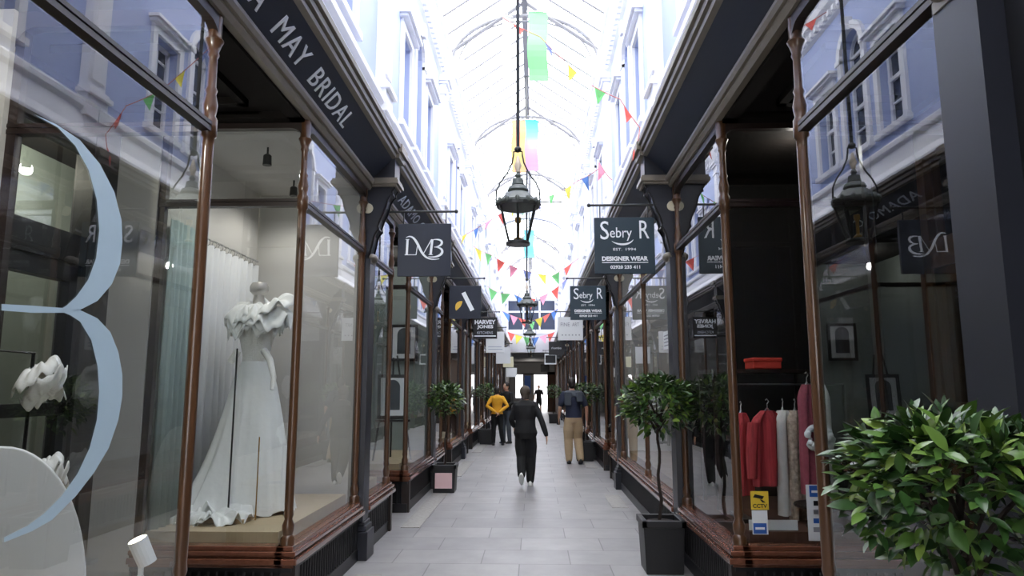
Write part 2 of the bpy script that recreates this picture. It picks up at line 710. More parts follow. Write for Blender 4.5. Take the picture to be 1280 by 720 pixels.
# ---------------------------------------------------------------- fascia runs
for s, nm in ((-1, 'left'), (1, 'right')):
    m = MB()
    m.prism([(F0, ZF0), (F1, ZF1), (F1 + .04, ZF1 + .1), (F0 + .06, ZF1 + .1), (F0 + .06, ZF0)], lambda u, v, ww: (s * u, ww, v), Y0, PIL[1])
    struct(nt(), m, NAVYB)
    m = MB()
    m.prism([(F0, ZF0), (F1, ZF1), (F1 + .04, ZF1 + .1), (F0 + .06, ZF1 + .1), (F0 + .06, ZF0)], lambda u, v, ww: (s * u, ww, v), PIL[1], YE)
    struct(nt(), m, SLATE)
    m = MB()
    for pr in ([(F0 - .035, ZF0 - .045), (F0 - .05, ZF0 - .02), (F0 - .05, ZF0 + .005), (F0 - .01, ZF0 + .02), (F0 + .05, ZF0 + .02), (F0 + .05, ZF0 - .045)],
               [(F0 + .005, ZF0 - .09), (F0 - .015, ZF0 - .06), (F0 - .015, ZF0 - .045), (F0 + .05, ZF0 - .045), (F0 + .05, ZF0 - .09)]):
        m.prism(pr, lambda u, v, ww: (s * u, ww, v), Y0, YE)
    struct(nt(), m, BRONZE)
    m = MB()
    for pr in ([(F1 + .02, ZF1 - .02), (F1 - .02, ZF1 - .01), (F1 - .025, ZF1 + .02), (F1 + .03, ZF1 + .03)],
               [(F1 + .03, ZF1 + .03), (F1 - .045, ZF1 + .035), (F1 - .05, ZF1 + .07), (F1 + .03, ZF1 + .08)],
               [(F1 + .03, ZF1 + .08), (F1 - .07, ZF1 + .085), (F1 - .075, ZF1 + .12), (F1 + .2, ZF1 + .14), (F1 + .2, ZF1 + .08)]):
        m.prism(pr, lambda u, v, ww: (s * u, ww, v), Y0, YE)
    struct(nt(), m, BRONZE)


# ---------------------------------------------------------------- shopfront pilasters with scroll consoles
def pilaster(s):
    e = struct_empty('trim_0')
    X = lambda d: s * d
    m = MB()
    m.box((X(1.60), -.11, .34), (X(1.475), .11, 2.86))
    m.obj('pilaster_shaft', NAVY, e)
    m = MB()
    m.box((X(1.60), -.14, 0), (X(1.42), .14, .26))
    m.box((X(1.60), -.125, .26), (X(1.44), .125, .31))
    m.box((X(1.60), -.12, .31), (X(1.455), .12, .345))
    bevel(m.obj('pilaster_base', NAVY, e), .008)
    pf = [(1.60, 2.86), (1.52, 2.86), (1.49, 2.93), (1.47, 3.02), (1.455, 3.10), (1.43, 3.15), (1.41, 3.17), (1.42, 3.20), (1.40, 3.27), (1.37, 3.33), (1.345, 3.40), (1.33, 3.47), (1.30, 3.52), (1.28, 3.53), (1.285, 3.56), (1.26, 3.60), (1.60, 3.60)]
    m = MB()
    m.prism(pf, lambda u, v, ww: (X(u), ww, v), -.085, .085)
    m.obj('console_scroll', NAVY, e)
    m = MB()
    m.ell((X(1.475), 0, 2.88), (.05, .10, .048))
    m.box((X(1.60), -.10, 2.82), (X(1.47), .10, 2.86))
    m.obj('console_foot', BRONZE, e, True)
    # raised edge beads following the scroll
    m = MB()
    for y in (-.085, .085):
        m.tube([(X(u - .004), y, v) for u, v in pf[1:-1]], .011, 6)
    m.obj('console_bead', BLACKP, e)
    m = MB()
    for k in (-1, 1):
        m.tube([(X(1.52), k * .082, 3.38), (X(1.52), k * .098, 3.38)], .052, 18)
    m.obj('console_rosette', CREAM, e)
    m = MB()
    m.box((X(1.60), -.13, 3.60), (X(1.235), .13, 3.625))
    m.box((X(1.60), -.15, 3.625), (X(1.21), .15, 3.66))
    m.box((X(1.60), -.14, 3.66), (X(1.22), .14, 3.685))
    m.obj('console_cap', BRONZE, e)
    m = MB()
    m.box((X(1.55), -.12, 3.685), (X(1.25), .12, 4.0))
    m.obj('cornice_block', NAVY, e)
    m = MB()
    m.box((X(1.50), -.135, 3.89), (X(1.205), .135, 3.95))
    m.box((X(1.50), -.155, 3.95), (X(1.175), .155, 4.03))
    m.obj('block_moulding', BRONZE, e)
    return e


for s in (-1, 1):
    ys = [1.72 if s < 0 else 2.08] + PIL[1:]
    e = pilaster(s)
    e.location = (0, ys[0], 0)
    e.name = nt()
    for y in ys[1:]:
        dup(e, (0, y, 0)).name = nt()


# ---------------------------------------------------------------- shop windows
def post_mb(x, y, fancy=True, r=.031):
    m = MB()
    prof = [(r * 1.5, ZS + .0), (r * 1.5, ZS + .05), (r * 1.05, ZS + .065), (r * 1.3, ZS + .10), (r * 1.35, ZS + .13), (r * .85, ZS + .17), (r * 1.1, ZS + .20), (r * .95, ZS + .24),
            (r * 1.0, ZS + .27), (r * 1.0, ZT - .12), (r * 1.0, ZT - .06), (r * 1.35, ZT - .05), (r * 1.35, ZT + .04), (r * 1.0, ZT + .06), (r * 1.15, ZT + .09), (r * 1.25, ZT + .12), (r * .85, ZT + .18),
            (r * 1.05, ZT + .20), (r * .8, ZT + .22), (r * .72, ZT + .38), (r * 1.0, ZT + .40), (r * .85, ZT + .415), (r * 1.3, ZT + .46), (r * 1.6, ZT + .48), (r * 1.2, ZT + .50), (r * 1.3, ZH)]
    m.lathe(prof, (x, y, 0), 12, PI / 12)
    return m


def head_bar(m, p0, p1, nrm):
    """head rail with rounded spandrels between two posts; p0, p1 in plan"""
    p0, p1 = Vector(p0), Vector(p1)
    L = (p1 - p0).length
    d = (p1 - p0) / L
    n = Vector(nrm)
    R = min(.11, L * .3)
    pts = [(0, ZH), (0, ZH - .09 - R)]
    pts += [(R - R * math.cos(a) + 0, ZH - .09 - R + R * math.sin(a)) for a in [PI / 2 * i / 6 for i in range(0, 7)]]
    pts += [(L - R + R * math.sin(a), ZH - .09 - R + R * math.cos(a)) for a in [PI / 2 * i / 6 for i in range(0, 7)]]
    pts += [(L, ZH - .09 - R), (L, ZH)]
    q = []
    for p in pts:
        if not q or (abs(p[0] - q[-1][0]) + abs(p[1] - q[-1][1])) > 1e-5:
            q.append(p)
    m.prism(q, lambda u, v, ww: tuple(p0.to_3d() + d.to_3d() * u + n.to_3d() * ww + Vector((0, 0, v))), -.03, .03)


nshop = nwin


def shop_window(s, ya, yb, ret=None, depth=1.0, mids=(), sill=True):
    """a bay of shop window along the arcade from ya to yb with a return into the doorway at ret ('a' or 'b')"""
    global nshop
    nshop += 1
    e = struct_empty('window_%d' % nshop, (s * W, (ya + yb) / 2, 0))
    oy = (ya + yb) / 2
    L = []                            # (object) built in world coordinates, shifted below

    def add(mb, name, m_, smooth=False):
        o = mb.obj(name, m_, None, smooth)
        for v in o.data.vertices:
            v.co -= Vector((s * W, oy, 0))
        o.parent = e
        return o
    xg = s * W
    xr = s * (W + depth)
    posts = [(xg, ya + .03), (xg, yb - .03)] + [(xg, y) for y in mids]
    runs = [(xg, a, b) for a, b in zip([ya + .03] + list(mids), list(mids) + [yb - .03])]
    for x, y in posts:
        add(post_mb(x, y), 'window_post', WOOD, True)
    yr = {'a': ya + .03, 'b': yb - .03}.get(ret)
    if ret:
        add(MB().box((xr - s * .05, yr - .025, ZS), (xr, yr + .025, ZH)), 'window_stile', DWOOD)
    # panes
    for x, a, b in runs:
        m = MB().box((x + s * .004, a, ZS), (x - s * .004, b, ZH - .02))
        add(m, 'window_pane', GLASS)
    if ret:
        m = MB().box((xg, yr - .004, ZS), (xr, yr + .004, ZH - .02))
        add(m, 'window_pane', GLASS)
    # transom, head
    m = MB()
    for x, a, b in runs:
        m.box((x + s * .03, a, ZT - .035), (x - s * .03, b, ZT - .01))
        m.box((x + s * .02, a, ZT - .01), (x - s * .02, b, ZT + .0))
        m.box((x + s * .03, a, ZT + .0), (x - s * .03, b, ZT + .02))
    if ret:
        m.box((xg, yr - .03, ZT - .035), (xr, yr + .03, ZT - .01))
        m.box((xg, yr - .02, ZT - .01), (xr, yr + .02, ZT))
        m.box((xg, yr - .03, ZT), (xr, yr + .03, ZT + .02))
    add(m, 'window_transom', DWOOD)
    m = MB()
    for x, a, b in runs:
        head_bar(m, (x, a), (x, b), (s, 0))
    if ret:
        head_bar(m, (xg, yr), (xr, yr), (0, 1))
    add(m, 'window_head', DWOOD)
    # sill: stepped ribs round the front and the return
    m = MB()
    steps = ((.06, ZS - .03, ZS), (.085, ZS - .06, ZS - .03), (.07, ZS - .075, ZS - .06), (.10, ZS - .115, ZS - .075), (.07, ZS - .14, ZS - .115))
    for pr, z0, z1 in steps:
        y0 = ya + .03 - (pr if ret == 'a' else .03)
        y1 = yb - .03 + (pr if ret == 'b' else .03)
        m.box((xg - s * pr, y0, z0), (xg + s * .06, y1, z1))
        if ret:
            k = -1 if ret == 'a' else 1
            m.box((xg, yr + k * pr, z0), (xr, yr - k * .06, z1))
    bevel(add(m, 'window_sill', WOODH), .006)
    # stall riser: dark base with an iron grille
    m = MB()
    m.box((xg - s * .02, ya, 0), (xg + s * .10, yb, ZS - .13))
    m.box((xg - s * .05, ya, 0), (xg + s * .10, yb, .11))
    m.box((xg - s * .045, ya, .36), (xg + s * .10, yb, ZS - .13))
    if ret:
        k = -1 if ret == 'a' else 1
        m.box((xg, yr + k * .02, 0), (xr, yr - k * .1, ZS - .13))
        m.box((xg - s * .05, yr + k * .05, 0), (xr, yr - k * .1, .11))
        m.box((xg - s * .05, yr + k * .05, .36), (xr, yr - k * .1, ZS - .13))
    add(m, 'stall_riser', BLACKP)
    m = MB()
    y = ya + .05
    while y < yb - .04:
        m.tube([(xg - s * .035, y, .10), (xg - s * .035, y, .37)], .011, 6)
        y += .062
    if ret:
        k = -1 if ret == 'a' else 1
        x = W + .03
        while x < W + depth:
            m.tube([(s * x, yr + k * .035, .10), (s * x, yr + k * .035, .37)], .011, 6)
            x += .062
    add(m, 'riser_grille', BLACKP)
    m = MB()
    for (y, on) in ((ya + .03, ret == 'a'), (yb - .03, ret == 'b')):
        if on:
            m.box((xg - s * .075, y - .04, 0), (xg + s * .03, y + .04, ZS - .13))
    if ret:
        add(m, 'riser_post', DWOOD)
    return e


ndoor = 0


def shop_door(s, ya, yb, xd, black=True, wide=False):
    """the glazed door at the back of an entrance recess"""
    global ndoor
    ndoor += 1
    mt = BLACKP if black else WOOD
    e = struct_empty('door_%d' % ndoor, (s * xd, (ya + yb) / 2, 0))
    h = (yb - ya) / 2
    m = MB()
    B = lambda y0, y1, z0, z1, t=.04: m.box((-t, y0, z0), (t, y1, z1))
    B(-h, -h + .12, 0, 3.6, .06)
    B(h - .12, h, 0, 3.6, .06)
    B(-h, h, 2.42, 2.62, .06)
    B(-h, h, 3.22, 3.6, .06)
    if wide:
        B(h - .30, h, 0, 3.6, .07)
        m.box((.02, h, 0), (.16, h + .02, 3.6))
    m.obj('door_frame', mt, e)
    m = MB()
    a, b = -h + .12, h - (.30 if wide else .12)
    B(a, a + .11, .02, 2.42)
    B(b - .11, b, .02, 2.42)
    B(a, b, .02, .75)
    B(a, b, 2.30, 2.42)
    B(a, b, 1.42, 1.50)
    lf = m.obj('door_leaf', mt, e)
    m = MB()
    m.box((-.006, a + .1, .75), (.006, b - .1, 2.34))
    m.box((-.006, a, 2.62), (.006, b, 3.24))
    m.obj('door_pane', GLASS, e)
    m = MB()
    k = -s
    m.tube([(k * .04, a + .06, .95), (k * .09, a + .06, .95), (k * .09, a + .06, 1.3), (k * .04, a + .06, 1.3)], .012, 8)
    m.obj('door_handle', BRASS, lf)
    return e


# layout of every bay: (near window, door recess, far window)
def bay_layout(s, i):
    a, b = PIL[i], PIL[i + 1]
    if i == 0:
        return (1.83, 3.44, 4.86, 6.69) if s < 0 else (2.19, 3.55, 4.98, 6.69)
    return (a + .11, a + 1.28, a + 2.38, b - .11)


ZD = .60     # display floor
ZN = .71     # raised floor of the near bridal window
XB = 2.62    # back of the displays
XD = 3.0     # shop door
XO = 4.1     # back of the shops
interior = {(-1, 0): PLASTER, (1, 0): INTD, (-1, 1): PLASTERG, (1, 1): INTW, (-1, 2): INTB, (1, 2): INTD}
for s, side in ((-1, 'left'), (1, 'right')):
    # shell common to all shops on this side
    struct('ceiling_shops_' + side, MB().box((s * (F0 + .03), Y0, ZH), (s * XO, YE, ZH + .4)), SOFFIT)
    struct('wall_shops_' + side, MB().box((s * XO, Y0, 0), (s * (XO + .15), YE, ZH + .4)), INTD if s > 0 else PLASTERG)
    struct('partition_' + side + '_0', MB().box((s * (W + .05), (1.60 if s < 0 else 1.95), 0), (s * XO, (1.72 if s < 0 else 2.07), ZH)), INTD)
    # plain closed shopfront behind the camera
    m = MB()
    m.box((s * W, Y0, 0), (s * (W + .2), (1.62 if s < 0 else 1.97), ZH + .02))
    struct('wall_behind_' + side, m, BLACKP)
    for i in range(8):
        n0, d0, d1, f1 = bay_layout(s, i)
        if (s, i) == (1, 1):
            shop_window(s, n0, f1, None, mids=(8.85,))
        else:
            shop_window(s, n0, d0, 'b', depth=XB - W)
            shop_window(s, d1, f1, 'a', depth=XB - W)
            if i < 5:
                shop_door(s, d0 - .02, d1 + .02, XD, black=(s < 0), wide=(s < 0 and i == 0))
        mt = interior.get((s, i)) or random.choice((INTD, INTB, INTW, PLASTERG))
        # party wall at the far end of the bay, display floors, display backs
        m = MB()
        m.box((s * (W + .05), PIL[i + 1] - .06, 0), (s * XO, PIL[i + 1] + .06, ZH))
        struct('partition_%s_%d' % (side, i + 1), m, mt)
        spans = [(n0, f1)] if (s, i) == (1, 1) else [(n0, d0 - .09), (d1 + .09, f1)]
        for j, (p, q) in enumerate(spans):
            m = MB().box((s * (W + .09), p, ZS - .15), (s * XB, q, ZN if (s, i, j) == (-1, 0, 0) else ZD))
            struct('floor_display_%s_%d' % (side, 2 * i + j + 1), m, PLATF if s < 0 else INTB)
            m = MB()
            if (s, i) == (-1, 0) and j == 0:
                m.box((s * XB, p, 0), (s * (XB + .04), q, .95))
            elif (s, i) == (1, 0):
                m.box((s * XB, p, 0), (s * (XB + .04), q, .62))
            else:
                m.box((s * XB, p, 0), (s * (XB + .04), q, ZH))
            if (s, i) != (1, 1):
                ys = (q - .0, q + .1) if j == 0 else (p - .1, p)
                m.box((s * XB, ys[0], 0), (s * XD, ys[1], ZH))
            struct('partition_back_%s_%d' % (side, 2 * i + j + 1), m, mt)
    m = MB()
    # entrance recess ceilings: panelled soffit
    for i in range(8):
        if (s, i) == (1, 1):
            continue
        n0, d0, d1, f1 = bay_layout(s, i)
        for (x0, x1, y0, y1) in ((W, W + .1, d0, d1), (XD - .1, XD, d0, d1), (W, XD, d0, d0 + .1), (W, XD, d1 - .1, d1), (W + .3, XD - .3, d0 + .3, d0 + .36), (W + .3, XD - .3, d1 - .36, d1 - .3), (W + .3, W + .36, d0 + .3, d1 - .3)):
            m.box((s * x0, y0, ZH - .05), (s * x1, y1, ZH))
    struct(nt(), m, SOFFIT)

m = MB().box((-4.2, Y0 - .2, 3.4), (4.2, Y0, 9)).box((-4.2, Y0 - .2, 0), (-1.1, Y0, 3.4)).box((1.1, Y0 - .2, 0), (4.2, Y0, 3.4))
struct('wall_near_blocker', m, mat('blocker_grey', (150, 150, 152), .7))  # unseen wall added behind the camera to cut sky light and reflections
# ---------------------------------------------------------------- far end of the arcade
m = MB()
m.box((-4.2, YE, 3.6), (-1.4, YE + .3, 9.0))
m.box((1.4, YE, 3.6), (4.2, YE + .3, 9.0))
m.box((-1.4, YE, 3.6), (1.4, YE + .3, 4.75))
m.box((-1.4, YE, 6.55), (1.4, YE + .3, 9.0))
struct('wall_far_end', m, WHITE)
e = struct_empty('window_200', (0, YE + .12, 0))
m = MB()
for x in (-1.37, -.46, .46, 1.37):
    m.box((x - .05, -.05, 4.75), (x + .05, .05, 6.55))
for z in (4.78, 5.85, 6.52):
    m.box((-1.4, -.05, z - .05), (1.4, .05, z + .05))
m.obj('window_frame', WHITE, e)
MB().box((-1.38, .0, 4.75), (1.38, .012, 6.55)).obj('window_pane', WPANE, e)
m = MB()
m.box((-1.5, YE - .9, 3.5), (1.5, YE, 3.62))
m.box((-1.5, YE - .92, 3.62), (1.5, YE - .84, 4.55))
m.box((-1.5, YE - .95, 4.5), (1.5, YE - .8, 4.6))
struct(nt(), m, WHITE)
m = MB()
m.box((-4.2, YE, 3.2), (4.2, 52, 3.6))
m.box((-1.6, YE - .2, 3.2), (1.6, YE + .2, 3.5))
struct('ceiling_passage', m, mat('passage_grey', (120, 118, 118), .7))
m = MB()
m.box((-1.9, YE, 0), (-1.5, 52, 3.4))
m.box((-1.5, 46, 2.42), (1.5, 46.3, 3.3))
m.box((-1.5, 46, 0), (-1.1, 46.3, 2.5))
m.box((-.62, 46, 0), (.12, 46.3, 2.5))
m.box((-1.1, 46, 0), (-.62, 46.3, .9))
struct('wall_passage_left', m, mat('passage_paint', (150, 148, 146), .7))
t = thing('poster', 'blue poster beside the opening at the end of the passage', 'poster', (-.3, 45.97, 1.2))
MB().box((-.2, -.02, 0), (.2, .02, 1.15)).obj('poster_face', mat('poster_blue', (70, 110, 190), .6), t)
t = thing('wall_sign', 'small black square sign on the wall over the passage opening', 'sign', (.85, 45.97, 2.6))
MB().box((-.28, -.02, 0), (.28, .02, .5)).obj('board', BLACKP, t)
m = MB()
m.box((1.5, YE, 0), (1.9, 52, 3.4))
m.box((1.0, 46, 0), (1.5, 46.3, 2.6))
struct('wall_passage_right', m, INTB)
struct('wall_street', MB().box((-6, 61, 0), (6, 61.4, 4.5)), WHITE)

# ---------------------------------------------------------------- fascia lettering
t = thing('fascia_lettering', 'silver capitals A MAY BRIDAL on the navy canted fascia', 'shop sign', (0, 0, 0))
for body, ya, yb in (('A', 3.50, 3.63), ('MAY', 3.84, 4.34), ('BRIDAL', 4.52, 5.42)):
    lt = text_mesh(body, LETTER, width=yb - ya, height=.14, depth=.004, spacing=1.12, name='lettering')
    place_xyz(lt, t, Vector((-1.385, (ya + yb) / 2, 3.771)), (0, 1, 0), (.24, 0, .24))
t = thing('fascia_lettering', 'silver capitals ADAMO G on the slate fascia, partly behind the hanging monogram sign', 'shop sign', (0, 0, 0))
for body, ya, yb in (('ADAMO', 7.70, 8.86), ('G', 9.05, 9.24)):
    lt = text_mesh(body, LETTER_S, width=yb - ya, height=.12, depth=.004, spacing=1.1)
    place_xyz(lt, t, Vector((-1.385, (ya + yb) / 2, 3.771)), (0, 1, 0), (.24, 0, .24))


# ---------------------------------------------------------------- hanging signs
def sign(label, s, Y, x0, x1, z0, z1, bmat, rod=True, group='signs hung over the shopfronts'):
    cx = (x0 + x1) / 2
    t = thing('hanging_sign', label, 'sign', (cx, Y, z0), 0, group)
    hw, h = (x1 - x0) / 2, z1 - z0
    b = bevel(MB().box((-hw, -.018, 0), (hw, .018, h)).obj('board', bmat, t), .004)
    m = MB()
    xe = s * 1.37 - cx
    m.tube([(xe, 0, h + .13), (-s * (hw + .04), 0, h + .13)], .012, 8)
    m.ell((-s * (hw + .05), 0, h + .13), (.02, .02, .02))
    m.obj('bracket_rod', IRON, t)
    for k in (-1, 1):
        MB().tube([(k * hw * .8, 0, h - .005), (k * hw * .8, 0, h + .13)], .006, 6).obj('hanger', IRON, t)
    return t, b, hw, h


def words(t, body, m_, z, width, height=None, x=0, sp=1., bold=0., nm='lettering'):
    for ydir in (1,):
        lt = text_mesh(body, m_, width=width, height=height, depth=.002, spacing=sp, name=nm, bold=bold)
        place_xyz(lt, t, Vector((x, -.021, z)), (1, 0, 0), (0, 0, 1))


def stroke(pts, wd):
    """variable-width ribbon through 2D points; wd is full width at each"""
    L, R = [], []
    n = len(pts)
    for i in range(n):
        a, b = Vector(pts[max(i - 1, 0)]), Vector(pts[min(i + 1, n - 1)])
        d = (b - a).normalized()
        nn = Vector((-d.y, d.x))
        L.append(Vector(pts[i]) + nn * wd[i] / 2)
        R.append(Vector(pts[i]) - nn * wd[i] / 2)
    return L, R


def bez(p0, p1, p2, p3, n=14):
    out = []
    for i in range(n + 1):
        u = i / n
        out.append(tuple((1 - u) ** 3 * p0[k] + 3 * u * (1 - u) ** 2 * p1[k] + 3 * u * u * (1 - u) * p2[k] + u ** 3 * p3[k] for k in (0, 1)))
    return out


def flat(mb, strokes, y=-.021, sc=1., ox=0., oz=0.):
    for pts, wd in strokes:
        L, R = stroke(pts, wd)
        mb.strip([(ox + sc * p.x, y, oz + sc * p.y) for p in L], [(ox + sc * p.x, y, oz + sc * p.y) for p in R])


def lw(n, a, b, c):
    return [a + (b - a) * math.sin(PI * i / (n - 1)) if True else c for i in range(n)]


p = atY(495, 277, 6.9)
t, b, hw, h = sign('square navy hanging sign with a white swash LMB monogram', -1, 6.9, -1.245, -.70, 2.715, 3.26, NAVYB)
MON = []
q = bez((-.34, .215), (-.24, .27), (-.18, .20), (-.112, .07)) + bez((-.112, .07), (-.03, -.11), (.04, -.24), (.285, -.19))[1:]
MON.append((q, lw(len(q), .010, .046, 0)))
MON += [([(-.312, .175), (-.322, -.112)], [.042, .042]), ([(-.36, -.112), (-.145, -.112)], [.014, .014]), ([(-.147, -.112), (-.128, .05)], [.016, .012]), ([(-.35, .178), (-.28, .178)], [.012, .012]),
        ([(-.012, -.095), (.135, .175)], [.012, .018]), ([(.150, .178), (.122, -.112)], [.044, .044]), ([(.085, -.112), (.165, -.112)], [.012, .012])]
q = bez((.17, .172), (.40, .20), (.36, .03), (.185, .03))
MON.append((q, lw(len(q), .012, .042, 0)))
q = bez((.185, .03), (.44, .03), (.36, -.20), (.08, -.15))
MON.append((q, lw(len(q), .010, .046, 0)))
m = MB()
flat(m, MON, sc=.55, oz=h / 2 + .01)
m.obj('lettering', LETTER, t)

t, b, hw, h = sign('square navy hanging sign with a white slanted stroke and a small gold leaf', -1, 11.5, -1.28, -.745, 2.735, 3.29, NAVYB)
m = MB()
flat(m, [([(-.03, .155), (.125, -.15)], [.07, .07])], oz=h / 2 + .01, sc=1.)
m.obj('logo_stroke', LETTER, t)
m = MB()
q = bez((-.15, -.15), (-.13, -.07), (-.10, -.03), (-.045, .005))
flat(m, [(q, [.004 + .085 * math.sin(PI * i / (len(q) - 1)) ** .8 for i in range(len(q))])], oz=h / 2 + .01)
m.obj('logo_leaf', mat('gold_leaf', (226, 184, 74), .4), t)

t, b, hw, h = sign('black hanging sign reading HARVEY JONES KITCHENS in white capitals', -1, 16.1, -1.28, -.72, 2.72, 3.22, BLACKP)
words(t, 'HARVEY', LETTER, h * .78, hw * 1.75, .10, bold=.004)
words(t, 'JONES', LETTER, h * .54, hw * 1.35, .10, bold=.004)
words(t, 'KITCHENS', LETTER_S, h * .28, hw * 1.3, .06)
m = MB().box((-hw * .9, -.022, .05), (hw * .9, -.018, .075))
m.obj('underline', LETTER, t)
t, b, hw, h = sign('white hanging sign with faint grey script, below the black HARVEY JONES sign', -1, 20.7, -1.3, -.75, 2.62, 3.25, WHITEP)
GPR = mat('grey_print', (176, 182, 196), .6)
MB().box((-hw * .75, -.0195, h * .26), (hw * .7, -.018, h * .30)).obj('print_line', GPR, t)
MB().box((-hw * .75, -.0195, h * .14), (hw * .8, -.018, h * .18)).obj('print_line', GPR, t)
t, b, hw, h = sign('plain white square hanging sign between the grey script sign and the cream sign', -1, 25.3, -1.25, -.72, 2.45, 3.05, WHITEP)
t, b, hw, h = sign('cream hanging sign, smallest and lowest of the row', -1, 29.9, -1.2, -.75, 2.45, 2.9, mat('cream_board', (232, 226, 190), .5))
t, b, hw, h = sign('white hanging notice near the passage at the end of the arcade', -1, 34.45, -1.25, -.72, 2.1, 2.55, WHITEP)

TEAL = mat('teal_board', (24, 46, 58), .45, var=.05)
for k, (Y, lab) in enumerate(((6.72, 'larger and nearer dark teal hanging sign reading Sebry R DESIGNER WEAR with telephone number'), (11.4, 'smaller dark teal Sebry R sign hanging one pilaster further along, below the larger one'))):
    t, b, hw, h = sign(lab, 1, Y, .745, 1.335, 2.70, 3.265, TEAL)
    words(t, 'S', LETTER, h * .77, .085, .185, x=-.195)
    words(t, 'ebry', LETTER, h * .70, .215, .135, x=-.035)
    words(t, 'R', LETTER, h * .78, .095, .18, x=.195)
    m = MB()
    q = bez((-.125, h * .575), (-.06, h * .49), (.05, h * .5), (.085, h * .60))
    flat(m, [(q, lw(len(q), .004, .02, 0))])
    m.obj('smile_line', LETTER, t)
    words(t, 'EST.', LETTER, h * .43, .085, .026, x=-.07)
    words(t, '1994', LETTER, h * .43, .10, .026, x=.06)
    words(t, 'DESIGNER WEAR', LETTER, h * .265, .45, .045, bold=.004)
    MB().box((-.225, -.022, h * .19), (.225, -.018, h * .203)).obj('underline', LETTER, t)
    words(t, '02920 233 411', LETTER, h * .115, .29, .034, bold=.003)
t, b, hw, h = sign('white hanging sign reading FINE ART in thin grey capitals', 1, 16.1, .70, 1.28, 2.68, 3.22, WHITEP)
GP = mat('grey_text', (150, 150, 156), .6)
words(t, 'FINE', GP, h * .68, hw * .72, .085, x=-hw * .42)
words(t, 'ART', GP, h * .68, hw * .56, .085, x=hw * .42)
for k in range(6):
    MB().box((hw * (-.7 + .27 * k), -.0195, h * .2), (hw * (-.6 + .27 * k), -.018, h * .25)).obj('print_mark', GP, t)
t, b, hw, h = sign('black hanging sign with white lowercase script rhombo, right after the FINE ART sign', 1, 20.7, .58, 1.03, 2.55, 2.95, BLACKP)
words(t, 'rhombo', LETTER, h * .52, hw * 1.3)
t, b, hw, h = sign('small black hanging sign with a white border, furthest down the row', 1, 25.3, .52, .95, 2.42, 2.8, WHITEP)
MB().box((-hw + .03, -.022, .05), (hw - .03, -.018, h - .05)).obj('panel', BLACKP, t)


# ---------------------------------------------------------------- gas lanterns
def lantern(loc, label):
    t = thing('hanging_lantern', label, 'lantern', loc, 0, 'lanterns hung down the middle of the arcade')
    n = 6
    r0, r1, h = .095, .185, .36
    m = MB()
    m.tube([(0, 0, .90), (0, 0, 8.3 - loc[2])], .017, 8)
    m.ell((0, 0, .92), (.035, .035, .03))
    m.obj('rod', IRON, t)
    m = MB()
    for s in (-1, 1):
        m.tube([(s * x, 0, z) for x, z in ((0, .90), (.04, .90), (.042, .86), (.055, .79), (.10, .69), (.165, .60), (.20, .52), (.205, .44), (.20, .39), (.215, .375))], .008, 6)
    m.obj('yoke', IRON, t)
    m = MB()
    m.lathe([(.0, .70), (.018, .69), (.03, .665), (.016, .64), (.05, .63), (.055, .60), (.06, .575), (.05, .57), (.085, .555), (.10, .52), (.085, .50), (.12, .485), (.14, .455), (.15, .45), (.165, .425), (.2, .405), (.2, .385), (.18, .37)], n=24)
    m.obj('cap', IRONG, t, True)
    m = MB()
    for i in range(12):
        a = 2 * PI * i / 12
        c = Vector((.19 * math.cos(a), .19 * math.sin(a), .40))
        m.ell(c, (.022, .022, .035), 8, 6)
    m.obj('crown_leaves', IRONG, t, True)
    m = MB()
    m.lathe([(.0, .86), (.012, .85), (.02, .80), (.035, .76), (.02, .72), (.022, .70), (.0, .69)], n=12)
    m.obj('finial', OPAL, t, True)
    m = MB()
    for i in range(n):
        a = 2 * PI * i / n - PI / 2
        m.tube([(r0 * math.cos(a), r0 * math.sin(a), .02), (r1 * math.cos(a), r1 * math.sin(a), .37)], .011, 6)
    m.lathe([(r0 - .02, 0), (r0 + .015, 0), (r0 + .018, .02), (r0 + .005, .035), (r0 - .02, .03)], n=24)
    m.lathe([(r1 - .02, .355), (r1 + .015, .355), (r1 + .018, .385), (r1 - .02, .385)], n=24)
    m.obj('frame', IRON, t)
    m = MB()
    for i in range(n):
        a, b = 2 * PI * i / n - PI / 2, 2 * PI * (i + 1) / n - PI / 2
        m.poly([(r0 * math.cos(a), r0 * math.sin(a), .02), (r0 * math.cos(b), r0 * math.sin(b), .02), (r1 * math.cos(b), r1 * math.sin(b), .37), (r1 * math.cos(a), r1 * math.sin(a), .37)])
    m.obj('glass', LGLASS, t)
    m = MB()
    m.lathe([(.0, .03), (.035, .03), (.04, .06), (.015, .08), (.015, .2), (.028, .22), (.028, .26), (.0, .27)], n=12)
    m.obj('burner', BRASS, t, True)
    return t


ln = lantern((0, 6.26, 2.90), 'large glazed hanging lantern nearest the camera, on a long rod')
dup(ln, (0, 14.2, 2.90), label='mid sized hanging lantern second down the arcade, before the far windows')
dup(ln, (0, 22.3, 2.90), label='third hanging lantern down the arcade, level with the white parapet')
dup(ln, (0, 30.4, 2.90), label='smallest hanging lantern, furthest down the arcade')


